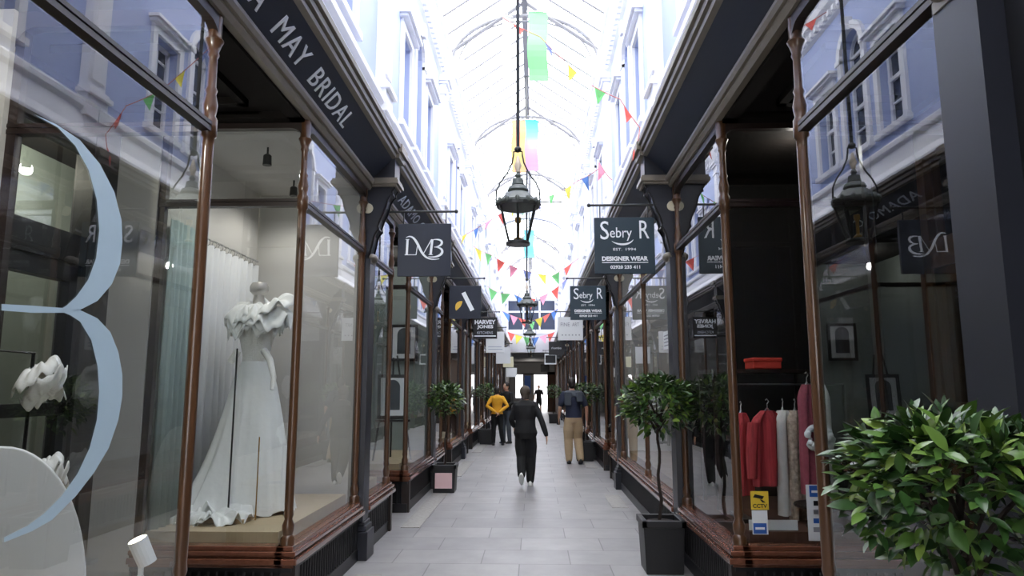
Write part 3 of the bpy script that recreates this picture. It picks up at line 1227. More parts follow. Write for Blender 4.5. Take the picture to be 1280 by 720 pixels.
# ---------------------------------------------------------------- trees in planters
def bay_tree(name, label, loc, trunk_h, rad, nleaf, leaf, pot, seed, flat_top=.7, lean=0., tag=False, bot=1., group='bay trees in planters along the arcade'):
    rnd = random.Random(seed)
    t = thing(name, label, 'tree', loc, 0, group)
    pw, ph = pot
    m = MB()
    a, b = pw / 2 * .9, pw / 2
    m.rings([[(-a, -a, 0), (a, -a, 0), (a, a, 0), (-a, a, 0)], [(-b, -b, ph - .05), (b, -b, ph - .05), (b, b, ph - .05), (-b, b, ph - .05)]])
    bb = b + .012
    for (x0, x1, y0, y1) in ((-bb, bb, -bb, -bb + .045), (-bb, bb, bb - .045, bb), (-bb, -bb + .045, -bb, bb), (bb - .045, bb, -bb, bb)):
        m.box((x0, y0, ph - .06), (x1, y1, ph))
    po = bevel(m.obj('planter', POT, t), .006)
    if tag:
        MB().box((-.13, -b - .004, .07), (.13, -b * .9, .30)).obj('label', mat('pink_label', (226, 190, 190), .6), po)
    MB().ell((0, 0, ph - .05), (b * .93, b * .93, .03), fn=lambda d: 1).obj('soil', SOIL, t)
    m = MB()
    top = trunk_h + rad[2] * .6
    path = [(lean * (k / 8) + .012 * math.sin(k * 1.7 + seed), .012 * math.cos(k * 1.3), ph - .05 + (trunk_h - ph + .05) * k / 8) for k in range(9)]
    m.tube(path, [.017 - .0007 * k for k in range(9)], 8)
    for k in range(14):
        an = 2 * PI * k / 14 + rnd.random()
        z0 = trunk_h - .06 + rnd.random() * .2
        m.tube([(lean, 0, z0 - .04), (lean + .35 * rad[0] * math.cos(an), .35 * rad[1] * math.sin(an), z0 + .10), (lean + .75 * rad[0] * math.cos(an), .75 * rad[1] * math.sin(an), z0 + rad[2] * (.3 + .9 * rnd.random()))], [.009, .006, .003], 5)
    m.obj('trunk', BARK, t)
    m = MB()
    cz = trunk_h + rad[2] * .75
    for k in range(nleaf):
        u = rnd.random()
        d = Vector((rnd.gauss(0, 1), rnd.gauss(0, 1), rnd.gauss(.15, 1))).normalized()
        if d.z < -.55 and rnd.random() < .6:
            d.z = -d.z
        r = (.45 + .55 * rnd.random() ** .5) * (1 + .13 * noise.noise(d * 2.2 + Vector((seed, 0, 0))))
        if d.z > 0:
            p = Vector((d.x * rad[0] * r, d.y * rad[1] * r, (d.z ** flat_top) * rad[2] * r * 1.0))
        else:
            if bot < 1 and rnd.random() < .25:
                continue
            p = Vector((d.x * rad[0] * r, d.y * rad[1] * r, d.z * rad[2] * r * (.5 + .5 * bot)))
        p += Vector((lean, 0, cz))
        ax = (Vector((d.x, d.y, d.z * .5 + .1)) + Vector((rnd.gauss(0, .5), rnd.gauss(0, .5), rnd.gauss(0, .45)))).normalized()
        nrm = (Vector((0, 0, 1)) * .9 + d * .4 + Vector((rnd.gauss(0, .4), rnd.gauss(0, .4), rnd.gauss(0, .2))))
        sd = ax.cross(nrm)
        if sd.length < .05:
            continue
        sd.normalize()
        nn = sd.cross(ax)
        l = leaf * (.65 + .6 * rnd.random())
        wd = l * (.17 + .06 * rnd.random())
        dr = l * (.10 + .2 * rnd.random())
        P = lambda tt, ww, hh: p + ax * (tt * l) + sd * ww + nn * hh
        st = ((0, 0), (.14, .5), (.32, .95), (.55, 1.0), (.78, .62), (1, 0))
        cv = [m.bm.verts.new(P(a_, 0, -dr * a_ * a_)) for a_, w_ in st]
        for sg in (1, -1):
            ev = [m.bm.verts.new(P(a_, sg * wd * w_, wd * .3 * w_ - dr * a_ * a_)) for a_, w_ in st[1:-1]]
            fs = [[cv[0], ev[0], cv[1]]] + [[cv[q], ev[q - 1], ev[q], cv[q + 1]] for q in range(1, 4)] + [[cv[4], ev[3], cv[5]]]
            for f in fs:
                m.bm.faces.new(f if sg > 0 else f[::-1])
    m.obj('foliage', LEAF, t, True, False)
    return t


bay_tree('potted_tree', 'bushy tree in the lower corner before the navy pilaster, largest leaves of all', (1.215, 1.84, 0), 1.17, (.275, .27, .20), 1700, .064, (.36, .5), 3, .6, bot=.9)
bay_tree('potted_tree', 'slim bay tree in a square black planter beside the bronze sill, hanging sign above', (1.265, 6.43, 0), 1.24, (.31, .29, .26), 1150, .085, (.355, .45), 11, .8)
bay_tree('potted_tree', 'bay tree in front of the brown panel on the side of the LMB sign', (-1.25, 11.0, 0), 1.22, (.27, .27, .24), 900, .085, (.36, .42), 5, .8, tag=True)
bay_tree('potted_tree', 'bay tree behind the person in the mustard jumper', (-1.22, 20.0, 0), 1.25, (.28, .28, .24), 500, .09, (.4, .42), 8, .8)
bay_tree('potted_tree', 'bay tree in a low black planter just past the man in khaki trousers', (1.25, 15.7, 0), 1.25, (.30, .30, .25), 500, .09, (.4, .42), 9, .8)
bay_tree('potted_tree', 'distant bay tree in a planter near the passage, beyond all the walkers', (.98, 31.5, 0), 1.2, (.34, .34, .28), 400, .1, (.4, .42), 12, .8)


# ---------------------------------------------------------------- bunting
FLAGC = {'r': mat('flag_red', (222, 96, 84), .8), 'y': mat('flag_yellow', (240, 226, 90), .8), 'b': mat('flag_blue', (96, 140, 206), .8), 'g': mat('flag_green', (120, 196, 120), .8),
         'p': mat('flag_pink', (238, 150, 170), .8), 'l': mat('flag_lilac', (150, 160, 204), .8)}
STRING = mat('bunting_string', (206, 120, 110), .8)


def bunting(label, pts, seq, size=.2, sag=0., sp=.42):
    """string through 3D points, pennants hanging from it"""
    P = [Vector(p) for p in pts]
    fine = []
    for i in range(len(P) - 1):
        for k in range(8):
            u = k / 8
            q = P[i].lerp(P[i + 1], u)
            q.z -= sag * 4 * u * (1 - u)
            fine.append(q)
    fine.append(P[-1])
    o0 = fine[0].copy()
    t = thing('bunting', label, 'bunting', o0, 0, 'strings of bunting across the arcade')
    MB().tube([q - o0 for q in fine], .005, 5).obj('string', STRING, t)
    acc, nxt, k = 0, sp * .5, 0
    for i in range(len(fine) - 1):
        d = fine[i + 1] - fine[i]
        while nxt <= acc + d.length:
            q = fine[i] + d * ((nxt - acc) / d.length)
            dx = d.normalized()
            rn = random.Random(k * 7 + len(label))
            sw = Vector((rn.uniform(-.35, .35), rn.uniform(-.6, .3), -1)).normalized()
            a, b, c = q - dx * size * .42, q + dx * size * .42, q + sw * size
            n_ = (b - a).cross(c - a).normalized() * .003
            mid = (a + b) / 2 * .5 + c * .5 + n_ * 6
            m = MB()
            va = [m.bm.verts.new(x - o0) for x in (a + n_, b + n_, mid + n_, c + n_)]
            vb = [m.bm.verts.new(x - o0) for x in (a - n_, b - n_, mid - n_, c - n_)]
            for f in ((0, 1, 2), (1, 3, 2), (3, 0, 2)):
                m.bm.faces.new([va[j] for j in f])
                m.bm.faces.new([vb[j] for j in f[::-1]])
            for f in ((0, 1), (1, 3), (3, 0)):
                m.bm.faces.new([va[f[1]], va[f[0]], vb[f[0]], vb[f[1]]])
            m.obj('pennant', FLAGC[seq[k % len(seq)]], t)
            k += 1
            nxt += sp
        acc += d.length


bunting('bunting falling from the pale grey banner to the cornice above the larger Sebry R sign', [atY(628, 22, 7.0), atY(675, 46, 7.0), atY(735, 104, 6.9), atY(775, 124, 6.8), atY(800, 160, 6.8), (1.20, 6.8, 4.04)], 'rlygr', .17, .01, .40)
bunting('bunting with large blue and yellow pennants from the second cornice', [(1.2, 9.0, 4.35), atY(752, 208, 9.0), atY(722, 226, 9.6), atY(690, 244, 10.2), atY(640, 258, 11.5), (-1.2, 13.0, 4.5)], 'pbyglgyr', .21, .02, .46)
bunting('sagging bunting of red and green pennants behind the nearest lantern', [(-1.2, 15.0, 4.7), atY(612, 318, 15.5), atY(648, 336, 16.0), atY(690, 345, 16.4), (1.2, 16.0, 4.6)], 'ygrplygr', .28, .02, .38)
bunting('bunting of mixed pennants hung across before the far windows', [(-1.25, 20.5, 4.6), atY(640, 366, 20.5), atY(672, 372, 20.5), (1.2, 20.5, 4.9)], 'ggbrprl', .34, .1, .40)
bunting('bunting in front of the windows at the end of the arcade', [(-1.25, 30, 4.9), (0, 30, 4.45), (1.2, 30, 5.0)], 'bprgyrby', .42, .05, .38)
bunting('low bunting along the white parapet at the far end', [(-1.32, 37.6, 4.6), (0, 37.6, 4.25), (1.32, 37.6, 4.6)], 'rygbprg', .5, .05, .45)


def banner(label, x, y, z1, wd, h, cols, rz=0.):
    t = thing('hanging_banner', label, 'banner', (x, y, z1), rz, 'cloth banners hung under the roof ridge')
    n = len(cols)
    m_ = bpy.data.materials.new('banner_cloth')
    m_.use_nodes = True
    nt_ = m_.node_tree
    bs = nt_.nodes['Principled BSDF']
    bs.inputs['Roughness'].default_value = .9
    tc = nt_.nodes.new('ShaderNodeTexCoord')
    sx = nt_.nodes.new('ShaderNodeSeparateXYZ')
    nt_.links.new(tc.outputs['Generated'], sx.inputs[0])
    cr = nt_.nodes.new('ShaderNodeValToRGB')
    el = cr.color_ramp.elements
    el[0].color = lin(cols[0])
    el[0].position = 0
    el[1].color = lin(cols[-1])
    el[1].position = 1
    for i in range(1, n - 1):
        k = el.new(i / (n - 1))
        k.color = lin(cols[i])
    nt_.links.new(sx.outputs['Z'], cr.inputs[0])
    nt_.links.new(cr.outputs[0], bs.inputs['Base Color'])
    m = MB()
    N = 12
    rs = []
    for i in range(N + 1):
        z = -h * i / N
        wv = .03 * math.sin(i * .7)
        rs.append([(-wd / 2 + wv * .4, wv, z), (wd / 2 + wv * .4, wv + .02, z), (wd / 2 + wv * .4, wv + .026, z), (-wd / 2 + wv * .4, wv + .006, z)])
    m.rings(rs)
    m.obj('cloth', m_, t)
    m = MB()
    m.tube([(-wd / 2 - .02, 0, .005), (wd / 2 + .02, 0, .005)], .008, 6)
    m.tube([(0, 0, 0), (0, 0, RZ - .01 - abs(x) * (RZ - EZ) / EX - z1)], .003, 4)
    m.obj('hanging_pole', WHITE, t)
    return t


zz = lambda py, Y: atY(650, py, Y).z
xx = lambda px, py, Y: atY(px, py, Y).x
banner('bright green cloth banner hanging under the roof', xx(672, 15, 9), 9, zz(15, 9), .27, zz(15, 9) - zz(100, 9), [(150, 240, 150), (140, 236, 140), (160, 246, 160)])
banner('pale grey cloth banner turned edge-on beside the green one', xx(634, 20, 9.2), 9.2, zz(20, 9.2), .14, zz(20, 9.2) - zz(100, 9.2), [(226, 226, 230), (236, 236, 240)], .5)
banner('orange and yellow cloth banner just above the nearest lantern', xx(648, 150, 13), 13, zz(150, 13), .27, zz(150, 13) - zz(215, 13), [(250, 170, 130), (252, 220, 130), (250, 160, 110), (250, 200, 150)])
banner('pink and turquoise cloth banner beside the orange one', xx(664, 150, 13.1), 13.1, zz(150, 13.1), .27, zz(150, 13.1) - zz(213, 13.1), [(214, 160, 230), (236, 176, 220), (130, 170, 236), (90, 214, 220)])
banner('turquoise cloth banner lower down behind the nearest lantern', xx(661, 290, 20), 20, zz(288, 20), .3, zz(288, 20) - zz(322, 20), [(150, 230, 236), (130, 220, 236)])


# ---------------------------------------------------------------- people
def limb(m, pts, n=12):
    """tapered limb: (pos, rx) or (pos, rx, ry) rings perpendicular to Z for the torso, to the path for limbs"""
    m.tube([p for p, r in pts], [r for p, r in pts], n)
    for p, r in (pts[0], pts[-1]):
        m.ell(p, (r, r, r), 10, 7)


def torso(m, rs, n=18, gr=0.):
    m.rings([[Vector((c[0] + (rx + gr) * math.cos(2 * PI * j / n), c[1] + (ry + gr) * math.sin(2 * PI * j / n), c[2])) for j in range(n)] for c, rx, ry in rs])


def remesh(o, vox, it=6):
    r = o.modifiers.new('remesh', 'REMESH')
    r.mode = 'VOXEL'
    r.voxel_size = vox
    sm = o.modifiers.new('smooth', 'SMOOTH')
    sm.iterations = it
    sm.factor = .5
    for p in o.data.polygons:
        p.use_smooth = True
    return o


def hand(m, w, d, side, k=1.):
    """palm, four fingers and a thumb from the wrist w along direction d"""
    d = Vector(d).normalized()
    w = Vector(w)
    sx = Vector((side, 0, 0))
    ac = d.cross(Vector((1, 0, 0)))          # across the palm (fore/aft for a hanging hand)
    ac.normalize()
    if ac.y < 0:
        ac = -ac
    pn = d.cross(ac).normalized()
    palm = [w + d * (.0), w + d * .05 * k, w + d * .095 * k]
    m.rings([[p + ac * (wd * math.cos(2 * PI * j / 10)) + pn * (.015 * k * math.sin(2 * PI * j / 10)) for j in range(10)] for p, wd in zip(palm, (.026 * k, .038 * k, .041 * k))])
    for i, L in enumerate((.068, .076, .072, .056)):
        b = w + d * .088 * k + ac * ((.030 - .020 * i) * k)
        cu = pn * (-.012 * k if pn.x * side > 0 else .012 * k)
        m.tube([b, b + d * L * .5 * k + cu * .4, b + d * L * k + cu * 1.6], [.0095 * k, .009 * k, .007 * k], 7)
    b = w + d * .02 * k + ac * .024 * k
    m.tube([b, b + d * .03 * k + ac * .03 * k, b + d * .065 * k + ac * .038 * k], [.012 * k, .0105 * k, .008 * k], 7)


def shoe(name, ank, yaw, pitch, m_, t, sc=1.):
    m = MB()
    n = 14
    rs = []
    for z, k in ((0, 1.0), (.025, 1.03), (.04, .98), (.06, .86), (.085, .62)):
        ring = []
        for j in range(n):
            a = 2 * PI * j / n
            yy = math.sin(a)
            ln_ = .155 if yy > 0 else .085
            wd = .046 if yy > -.2 else .038
            sh = k if yy > .2 else (k * .95 + .05)
            top = 0 if z < .05 else (-.02 * max(yy, 0))
            ring.append(Vector((wd * math.cos(a) * k, ln_ * yy * (k if yy > 0 else sh) + (0 if z < .05 else -.0), z + top)))
        rs.append(ring)
    m.rings(rs)
    o = m.obj(name, m_, t, True)
    o.rotation_euler = (pitch, 0, yaw)
    o.location = ank
    o.scale = (sc, sc, sc)
    return o


def person(label, loc, rz, H, P, cl, female=False):
    """P: joints in a 1.75 m frame; scaled to H.  cl: dict of materials."""
    t = thing('person', label, 'person', loc, rz)
    t.scale = (H / 1.75,) * 3
    bw = .93 if female else 1.0
    hp = P.get('pelvis', (0, 0, .93))
    sh = P.get('chest_shift', (0, 0))
    T = [((hp[0], hp[1], hp[2] - .10), .13, .095), ((hp[0], hp[1], hp[2]), .165 * (1.02 if female else .97), .115), ((hp[0], hp[1], hp[2] + .10), .145 * bw, .10),
         ((hp[0] + sh[0] * .4, hp[1] + sh[1] * .4, hp[2] + .22), .138 * bw, .095), ((hp[0] + sh[0] * .8, hp[1] + sh[1] * .8, hp[2] + .36), .168 * bw, .115), ((hp[0] + sh[0], hp[1] + sh[1], hp[2] + .47), .175 * bw, .105),
         ((hp[0] + sh[0], hp[1] + sh[1], hp[2] + .53), .135 * bw, .075), ((hp[0] + sh[0], hp[1] + sh[1], hp[2] + .565), .06, .055)]
    neck = Vector((hp[0] + sh[0], hp[1] + sh[1], hp[2] + .54))
    hc = neck + Vector(P.get('head', (0, .02, .165)))
    arms, legs = {}, {}
    for sd, k in ((-1, 'L'), (1, 'R')):
        shd = Vector((hp[0] + sh[0] + sd * .175 * bw, hp[1] + sh[1], hp[2] + .48))
        el, wr = Vector(P['el' + k]), Vector(P['wr' + k])
        arms[k] = (shd, el, wr)
        hip = Vector((hp[0] + sd * .085, hp[1], hp[2] - .06))
        legs[k] = (hip, Vector(P['kn' + k]), Vector(P['an' + k]))
    m = MB()
    torso(m, T)
    limb(m, [(neck - Vector((0, 0, .03)), .056), (neck + (hc - neck) * .5, .05)])
    m.ell(hc, (.074, .094, .118), 18, 12)
    m.ell(hc + Vector((0, .035, -.055)), (.052, .058, .062))
    m.ell(hc + Vector((0, .098, -.02)), (.013, .02, .024), 8, 6)
    for sd in (-1, 1):
        m.ell(hc + Vector((sd * .077, -.005, -.015)), (.012, .022, .034), 8, 6)
    for k in 'LR':
        a, b, c = arms[k]
        limb(m, [(a, .047 * bw), (a.lerp(b, .5), .044 * bw), (b, .037 * bw), (b.lerp(c, .35), .037 * bw), (c, .025)])
        hd = Vector(P.get('hd' + k, (c - b)))
        hand(m, c, hd, -1 if k == 'L' else 1)
        a, b, c = legs[k]
        limb(m, [(a, .088), (a.lerp(b, .5), .073), (b, .053), (b.lerp(c, .35), .055), (c, .036)])
        limb(m, [(c, .036), (c + Vector((0, .05, -.05)), .03)])
    body = remesh(m.obj('body', SKIN, t), .011, 3)
    # upper clothing
    m = MB()
    low = 1 if not cl.get('long') else 0
    g_ = cl.get('loose', 0.)
    torso(m, [(c, rx + .016 + g_, ry + .02 + g_) for c, rx, ry in T[low:-2]] + [(T[-2][0], T[-2][1] + .016, T[-2][2] + .02)] + [(T[-1][0], .066, .062)])
    slv = cl.get('sleeve', 1.)
    for k in 'LR':
        a, b, c = arms[k]
        if slv >= 1:
            limb(m, [(a, .066 * bw), (a.lerp(b, .5), .062 * bw), (b, .056 * bw), (b.lerp(c, .5), .052), (b.lerp(c, .94), .042)])
        else:
            limb(m, [(a, .068 * bw), (a.lerp(b, slv), .066 * bw)])
    remesh(m.obj(cl.get('topname', 'jumper'), cl['top'], t), .012, 5)
    m = MB()
    torso(m, [((hp[0], hp[1], hp[2] - .10), .155, .112), ((hp[0], hp[1], hp[2] - .02), .178, .126), ((hp[0], hp[1], hp[2] + .09), .158 * bw, .112)])
    kk = cl.get('leg', 1.)
    for k in 'LR':
        a, b, c = legs[k]
        f = cl.get('fit', 1.)
        if kk >= 1:
            limb(m, [(a, .104), (a.lerp(b, .5), .092 * f), (b, .074 * f), (b.lerp(c, .5), .069 * f), (b.lerp(c, .97), .056 * f)])
        else:
            limb(m, [(a, .104), (a.lerp(b, .5), .095), (a.lerp(b, .9), .082)])
    remesh(m.obj('trousers' if kk >= 1 else 'shorts', cl['bottom'], t), .012, 5)
    for k in 'LR':
        c = legs[k][2]
        pit = P.get('pt' + k, 0)
        o = shoe('shoe', c + Vector((0, .0, -.075)), P.get('yw' + k, 0), pit, cl['shoes'], t)
        if pit:
            off = Matrix.Rotation(pit, 3, 'X') @ Vector((0, 0, -.075))
            o.location = c + off
    # hair
    m = MB()

    def hf(d):
        g = 1 + .05 * noise.noise(d * 6)
        return g
    hz = cl.get('hair_drop', 0)
    hw_ = cl.get('hair_wide', 1.)
    m.ell(hc + Vector((0, -.014, .022)), (.084 * hw_, .096 * hw_, .108), 20, 12, hf)
    m.ell(hc + Vector((0, -.04, -.04 - hz * .5)), (.07 + hz * .1, .062, .07 + hz), 16, 10, hf)
    ho = m.obj('hair', cl['hair'], t, True)
    # eyes and mouth
    m = MB()
    for sd in (-1, 1):
        m.ell(hc + Vector((sd * .03, .083, .008)), (.011, .01, .007), 8, 6)
    m.obj('eyes', mat('eye', (40, 34, 30), .3), t)
    m = MB()
    m.ell(hc + Vector((0, .088, -.068)), (.022, .008, .006), 8, 6)
    m.obj('mouth', mat('lips', (150, 84, 78), .5), t)
    return t, hc


# woman in black, mid-stride, walking away
p0 = atY(657, 598, 11.7)
person('person in loose black coat and trousers with white trainers, walking away mid-stride', (p0.x, 11.7, 0), -.05, 1.66,
       dict(pelvis=(0, 0, .90), chest_shift=(0, .03), head=(-.01, .035, .15),
            elL=(-.25, .02, 1.12), wrL=(-.22, .20, 1.0), elR=(.29, -.08, 1.10), wrR=(.37, -.10, .86), hdR=(.1, .05, -1), hdL=(0, .6, -.6),
            knL=(-.07, .03, .48), anL=(-.055, -.24, .20), knR=(.09, .08, .47), anR=(.08, .03, .08), ptL=-.95),
       dict(top=CLBLACK, bottom=CLBLACK, shoes=SHOEW, hair=HAIRG, long=True, topname='coat', fit=1.25, hair_drop=.03, loose=.03, hair_wide=1.14), True)
# man in khaki
t, hc = person('man in navy top with grey sweater over his shoulders and khaki trousers, walking away', (.97, 15.0, 0), .03, 1.80,
               dict(pelvis=(0, 0, .93), chest_shift=(-.02, .0), head=(0, .02, .165),
                    elL=(-.27, .0, 1.14), wrL=(-.29, .14, .92), elR=(.27, -.04, 1.14), wrR=(.28, .02, .88), hdL=(0, .3, -1), hdR=(0, .1, -1),
                    knL=(-.10, .04, .50), anL=(-.10, -.02, .08), knR=(.10, .10, .50), anR=(.13, -.12, .10), ptR=-.2),
               dict(top=CLNAVY, bottom=CLKHAKI, shoes=SHOED, hair=HAIRD, sleeve=.75, topname='shirt', fit=1.28))
m = MB()
torso(m, [((0, -.02, 1.36), .20, .135), ((0, -.01, 1.43), .195, .125), ((-.01, 0, 1.49), .13, .09)])
m.box((-.19, -.16, 1.18), (-.05, -.11, 1.46))
m.box((.06, -.16, 1.26), (.19, -.11, 1.46))
remesh(m.obj('draped_sweater', CLGREY, t), .014, 6)
cp = thing('bottle', 'small dark drinks bottle held by the man in khaki trousers', 'bottle', (.97 - .31, 15.2, .80))
MB().lathe([(.0, 0), (.033, 0), (.036, .02), (.036, .13), (.02, .17), (.016, .19), (.02, .2), (.02, .225), (.0, .23)], n=14).obj('flask', BLACKP, cp, True)
# mustard jumper, hands behind the back
person('person in a mustard yellow jumper and black trousers, hands clasped behind the back', (-.90, 19.6, 0), .1, 1.63,
       dict(pelvis=(0, 0, .92), chest_shift=(0, .0), head=(-.01, .03, .155),
            elL=(-.31, -.10, 1.16), wrL=(-.06, -.20, .99), elR=(.31, -.10, 1.16), wrR=(.04, -.21, .97), hdL=(.7, -.1, -.7), hdR=(-.5, -.1, -.9),
            knL=(-.10, .02, .49), anL=(-.11, -.02, .08), knR=(.11, .05, .50), anR=(.17, .0, .08)),
       dict(top=CLYELLOW, bottom=CLBLACK, shoes=SHOED, hair=HAIRD, topname='jumper'), True)
person('person in dark clothes facing the one in the mustard jumper, half hidden behind them', (-.66, 20.3, 0), PI * .75, 1.74,
       dict(pelvis=(0, 0, .93), elL=(-.27, .04, 1.16), wrL=(-.22, .24, 1.05), elR=(.27, .04, 1.16), wrR=(.24, .2, 1.0),
            knL=(-.10, .02, .50), anL=(-.13, .0, .08), knR=(.10, .05, .50), anR=(.13, .0, .08)),
       dict(top=CLBLACK, bottom=CLGREY, shoes=SHOED, hair=HAIRD, topname='jacket'))
person('distant person in a black T-shirt and shorts standing in the bright passage', (.42, 43.5, 0), PI, 1.72,
       dict(pelvis=(0, 0, .93), elL=(-.27, .0, 1.14), wrL=(-.29, .1, .90), elR=(.27, .0, 1.14), wrR=(.30, .08, .90),
            knL=(-.10, .04, .50), anL=(-.12, .0, .08), knR=(.10, .06, .50), anR=(.12, .1, .08)),
       dict(top=CLBLACK, bottom=CLBLACK, shoes=SHOED, hair=HAIRD, sleeve=.7, leg=.5, topname='shirt'))

# ---------------------------------------------------------------- bridal shop displays (near left)
XG = -W + .006
t = thing('window_decal', 'huge pale blue serif letter B on the near shop glass', 'window decal', (0, 0, 0))
upO = [(43, 143), (70, 155), (100, 175), (125, 205), (143, 240), (152, 275), (153, 303), (150, 330), (140, 355), (122, 376), (97, 389)]
upI = [(43, 143), (72, 159), (94, 182), (111, 213), (121, 250), (124, 288), (120, 323), (110, 350), (95, 371), (83, 382), (75, 387)]
loO = [(97, 386), (122, 398), (138, 415), (148, 440), (153, 468), (153, 495), (148, 525), (136, 560), (118, 590), (95, 620), (65, 650), (40, 664), (5, 678)]
loI = [(75, 389), (100, 402), (114, 425), (122, 458), (124, 490), (121, 525), (112, 560), (97, 592), (77, 620), (55, 642), (35, 657), (5, 672)]
loI.insert(1, (88, 394))
m = MB()
for A, B_ in ((upO, upI), (loO, loI)):
    for off in (0, .0015):
        m.strip([atX(px, py, XG + off) for px, py in A], [atX(px, py, XG + off) for px, py in B_])
m.strip([atX(px, py, XG) for px, py in ((2, 380), (40, 382), (78, 385), (98, 386))], [atX(px, py, XG) for px, py in ((2, 388), (40, 391), (78, 391), (98, 390))])
m.obj('letter', DECAL, t)


def curtain(label, p0, p1, z0, z1, mt, amp=.03, n=9, rings=True, cat='curtain'):
    p0, p1 = Vector(p0), Vector(p1)
    L = (p1 - p0).length
    d = (p1 - p0).normalized()
    nn = Vector((-d.y, d.x, 0))
    t = thing('curtain', label, cat, (p0.x, p0.y, z0))
    m = MB()
    K = n * 10
    f, b = [], []
    rows = []
    for z, k in ((0, 1.2), ((z1 - z0) * .5, 1.0), (z1 - z0, .8)):
        rows.append([d * (L * i / K) + nn * (amp * k * math.sin(2 * PI * n * i / K) + .25 * amp * math.sin(2 * PI * 2.3 * i / K + z)) + Vector((0, 0, z)) for i in range(K + 1)])
    for thk in (0,):
        V = [[m.bm.verts.new(p) for p in r] for r in rows]
        for a in range(2):
            for i in range(K):
                m.bm.faces.new([V[a][i], V[a][i + 1], V[a + 1][i + 1], V[a + 1][i]])
    o = m.obj('fabric', mt, t, True)
    so = o.modifiers.new('thick', 'SOLIDIFY')
    so.thickness = .004
    if rings:
        m = MB()
        m.tube([Vector((0, 0, z1 - z0 + .045)), d * L + Vector((0, 0, z1 - z0 + .045))], .009, 8)
        for i in range(n):
            c = d * (L * (i + .25) / n) + Vector((0, 0, z1 - z0 + .02))
            m.tube([c + nn * .02 * math.cos(a) + Vector((0, 0, .028 * math.sin(a))) for a in [2 * PI * q / 10 for q in range(11)]], .004, 5)
        m.obj('rail_rings', STEEL, t)
    return t


curtain('pleated grey curtain on rings behind the wedding dress', (-2.575, 5.42, 0), (-2.575, 6.62, 0), ZD, 2.78, CURTAIN, .025, 10)
curtain('pale green sheer curtain at the corner by the doorway glass', (-2.56, 4.97, 0), (-2.56, 5.36, 0), ZD, 2.85, SHEER, .022, 5, False)

# wedding dress on its stand
DX, DY = -2.18, 5.72
st = thing('display_stand', 'slim brass display stand carrying the wedding dress', 'display stand', (DX, DY - .04, ZD))
m = MB().tube([(0, -.33, .03), (0, -.33, 1.30)], .007, 8)
m.obj('pole', IRON, st)
m = MB()
m.box((-.17, -.45, 0), (.17, -.2, .03))
m.obj('base', PLATF, st)
MB().tube([(.20, -.30, .0), (.20, -.30, .62)], .005, 8).obj('short_pole', BRASS, st)
dr = thing('wedding_dress', 'white tulle wedding dress with ruffled shoulders and spreading skirt', 'dress', (DX, DY, ZD))
m = MB()
n = 72
rs = []
for i in range(19):
    u = i / 18
    z = 1.20 * (1 - u) + .015
    R = .108 + .245 * u ** .66 + .02 * u ** 3
    ring = []
    for j in range(n):
        a = 2 * PI * j / n
        fold = 1 + .05 * u * math.sin(11 * a + 1.5 * math.sin(3 * a)) + .035 * u * u * math.sin(23 * a + u * 2)
        r = R * fold
        x, y = r * math.cos(a), r * math.sin(a) * .78
        tr = max(0, math.cos(a - PI * 1.17)) ** 2 * u ** 3       # train spreads towards the door side
        x += -.06 * tr
        y += -.30 * tr
        zz_ = z + .02 * u * math.sin(9 * a)
        ring.append(Vector((x, y, max(zz_, .006))))
    rs.append(ring)
m.rings(rs)
m.obj('skirt', DRESS, dr, True)
m = MB()
rs = []
for z, rx, ry in ((1.19, .112, .086), (1.26, .108, .086), (1.36, .13, .10), (1.48, .165, .125), (1.56, .165, .12), (1.62, .14, .10)):
    rs.append([Vector((rx * math.cos(2 * PI * j / 32), ry * math.sin(2 * PI * j / 32), z)) for j in range(32)])
m.rings(rs)
m.obj('bodice', LACE, dr, True)
def ruffle(m, c, r0, r1, kx, ky, lift, droop, waves, ph, tilt=(0, 0), seg=120, rows=9):
    """one gathered ring of cloth: waves grow towards the outer edge"""
    c = Vector(c)
    rs = []
    for i in range(rows):
        t = i / (rows - 1)
        ring = []
        for j in range(seg):
            a = 2 * PI * j / seg
            q = 1 + .16 * noise.noise(Vector((math.cos(a) * 1.3 + ph, math.sin(a) * 1.3, t)))
            r = (r0 + (r1 - r0) * t) * (1 + (q - 1) * t)
            x, y = r * kx * math.cos(a), r * ky * math.sin(a)
            z = lift * math.sin(PI * t * .75) - droop * t * t + t * (.035 * math.sin(waves * a + ph + 1.2 * math.sin(2 * a)) + .02 * math.sin(waves * 1.9 * a + ph * 2)) * (r1 / .2)
            ring.append(c + Vector((x, y, z + x * tilt[0] + y * tilt[1])))
        rs.append(ring)
    m.rings(rs, cap=False)


def ruffled(name, specs, parent):
    m = MB()
    for sp_ in specs:
        ruffle(m, *sp_)
    o = m.obj(name, DRESS, parent, True)
    so = o.modifiers.new('thick', 'SOLIDIFY')
    so.thickness = .003
    return o


ruffled('ruffled_sleeves', [((0, -.02, 1.66), .05, .25, 1.0, .75, .05, .16, 7, 0., (-.1, .2)), ((.05, -.03, 1.62), .06, .27, 1.05, .7, .03, .13, 8, 1.3, (.12, .2)), ((.09, -.03, 1.67), .04, .22, 1.1, .7, .06, .05, 6, 2.1, (.2, .35)),
                            ((-.08, -.04, 1.64), .05, .17, 1.0, .8, .05, .12, 6, 4.0, (.3, .2)), ((.0, -.04, 1.58), .10, .22, 1.0, .75, .02, .14, 9, 3.1, (.05, .1))], dr)
m = MB()
m.tube([(.10, -.09, 1.30), (.17, -.13, 1.22), (.22, -.16, 1.08), (.22, -.18, .98)], [.03, .028, .022, .016], 8)
m.tube([(-.13, -.05, 1.30), (-.17, -.07, 1.22), (-.18, -.07, 1.20)], [.03, .03, .028], 8)
m.obj('lace_glove', LACE, dr, True)
m = MB()
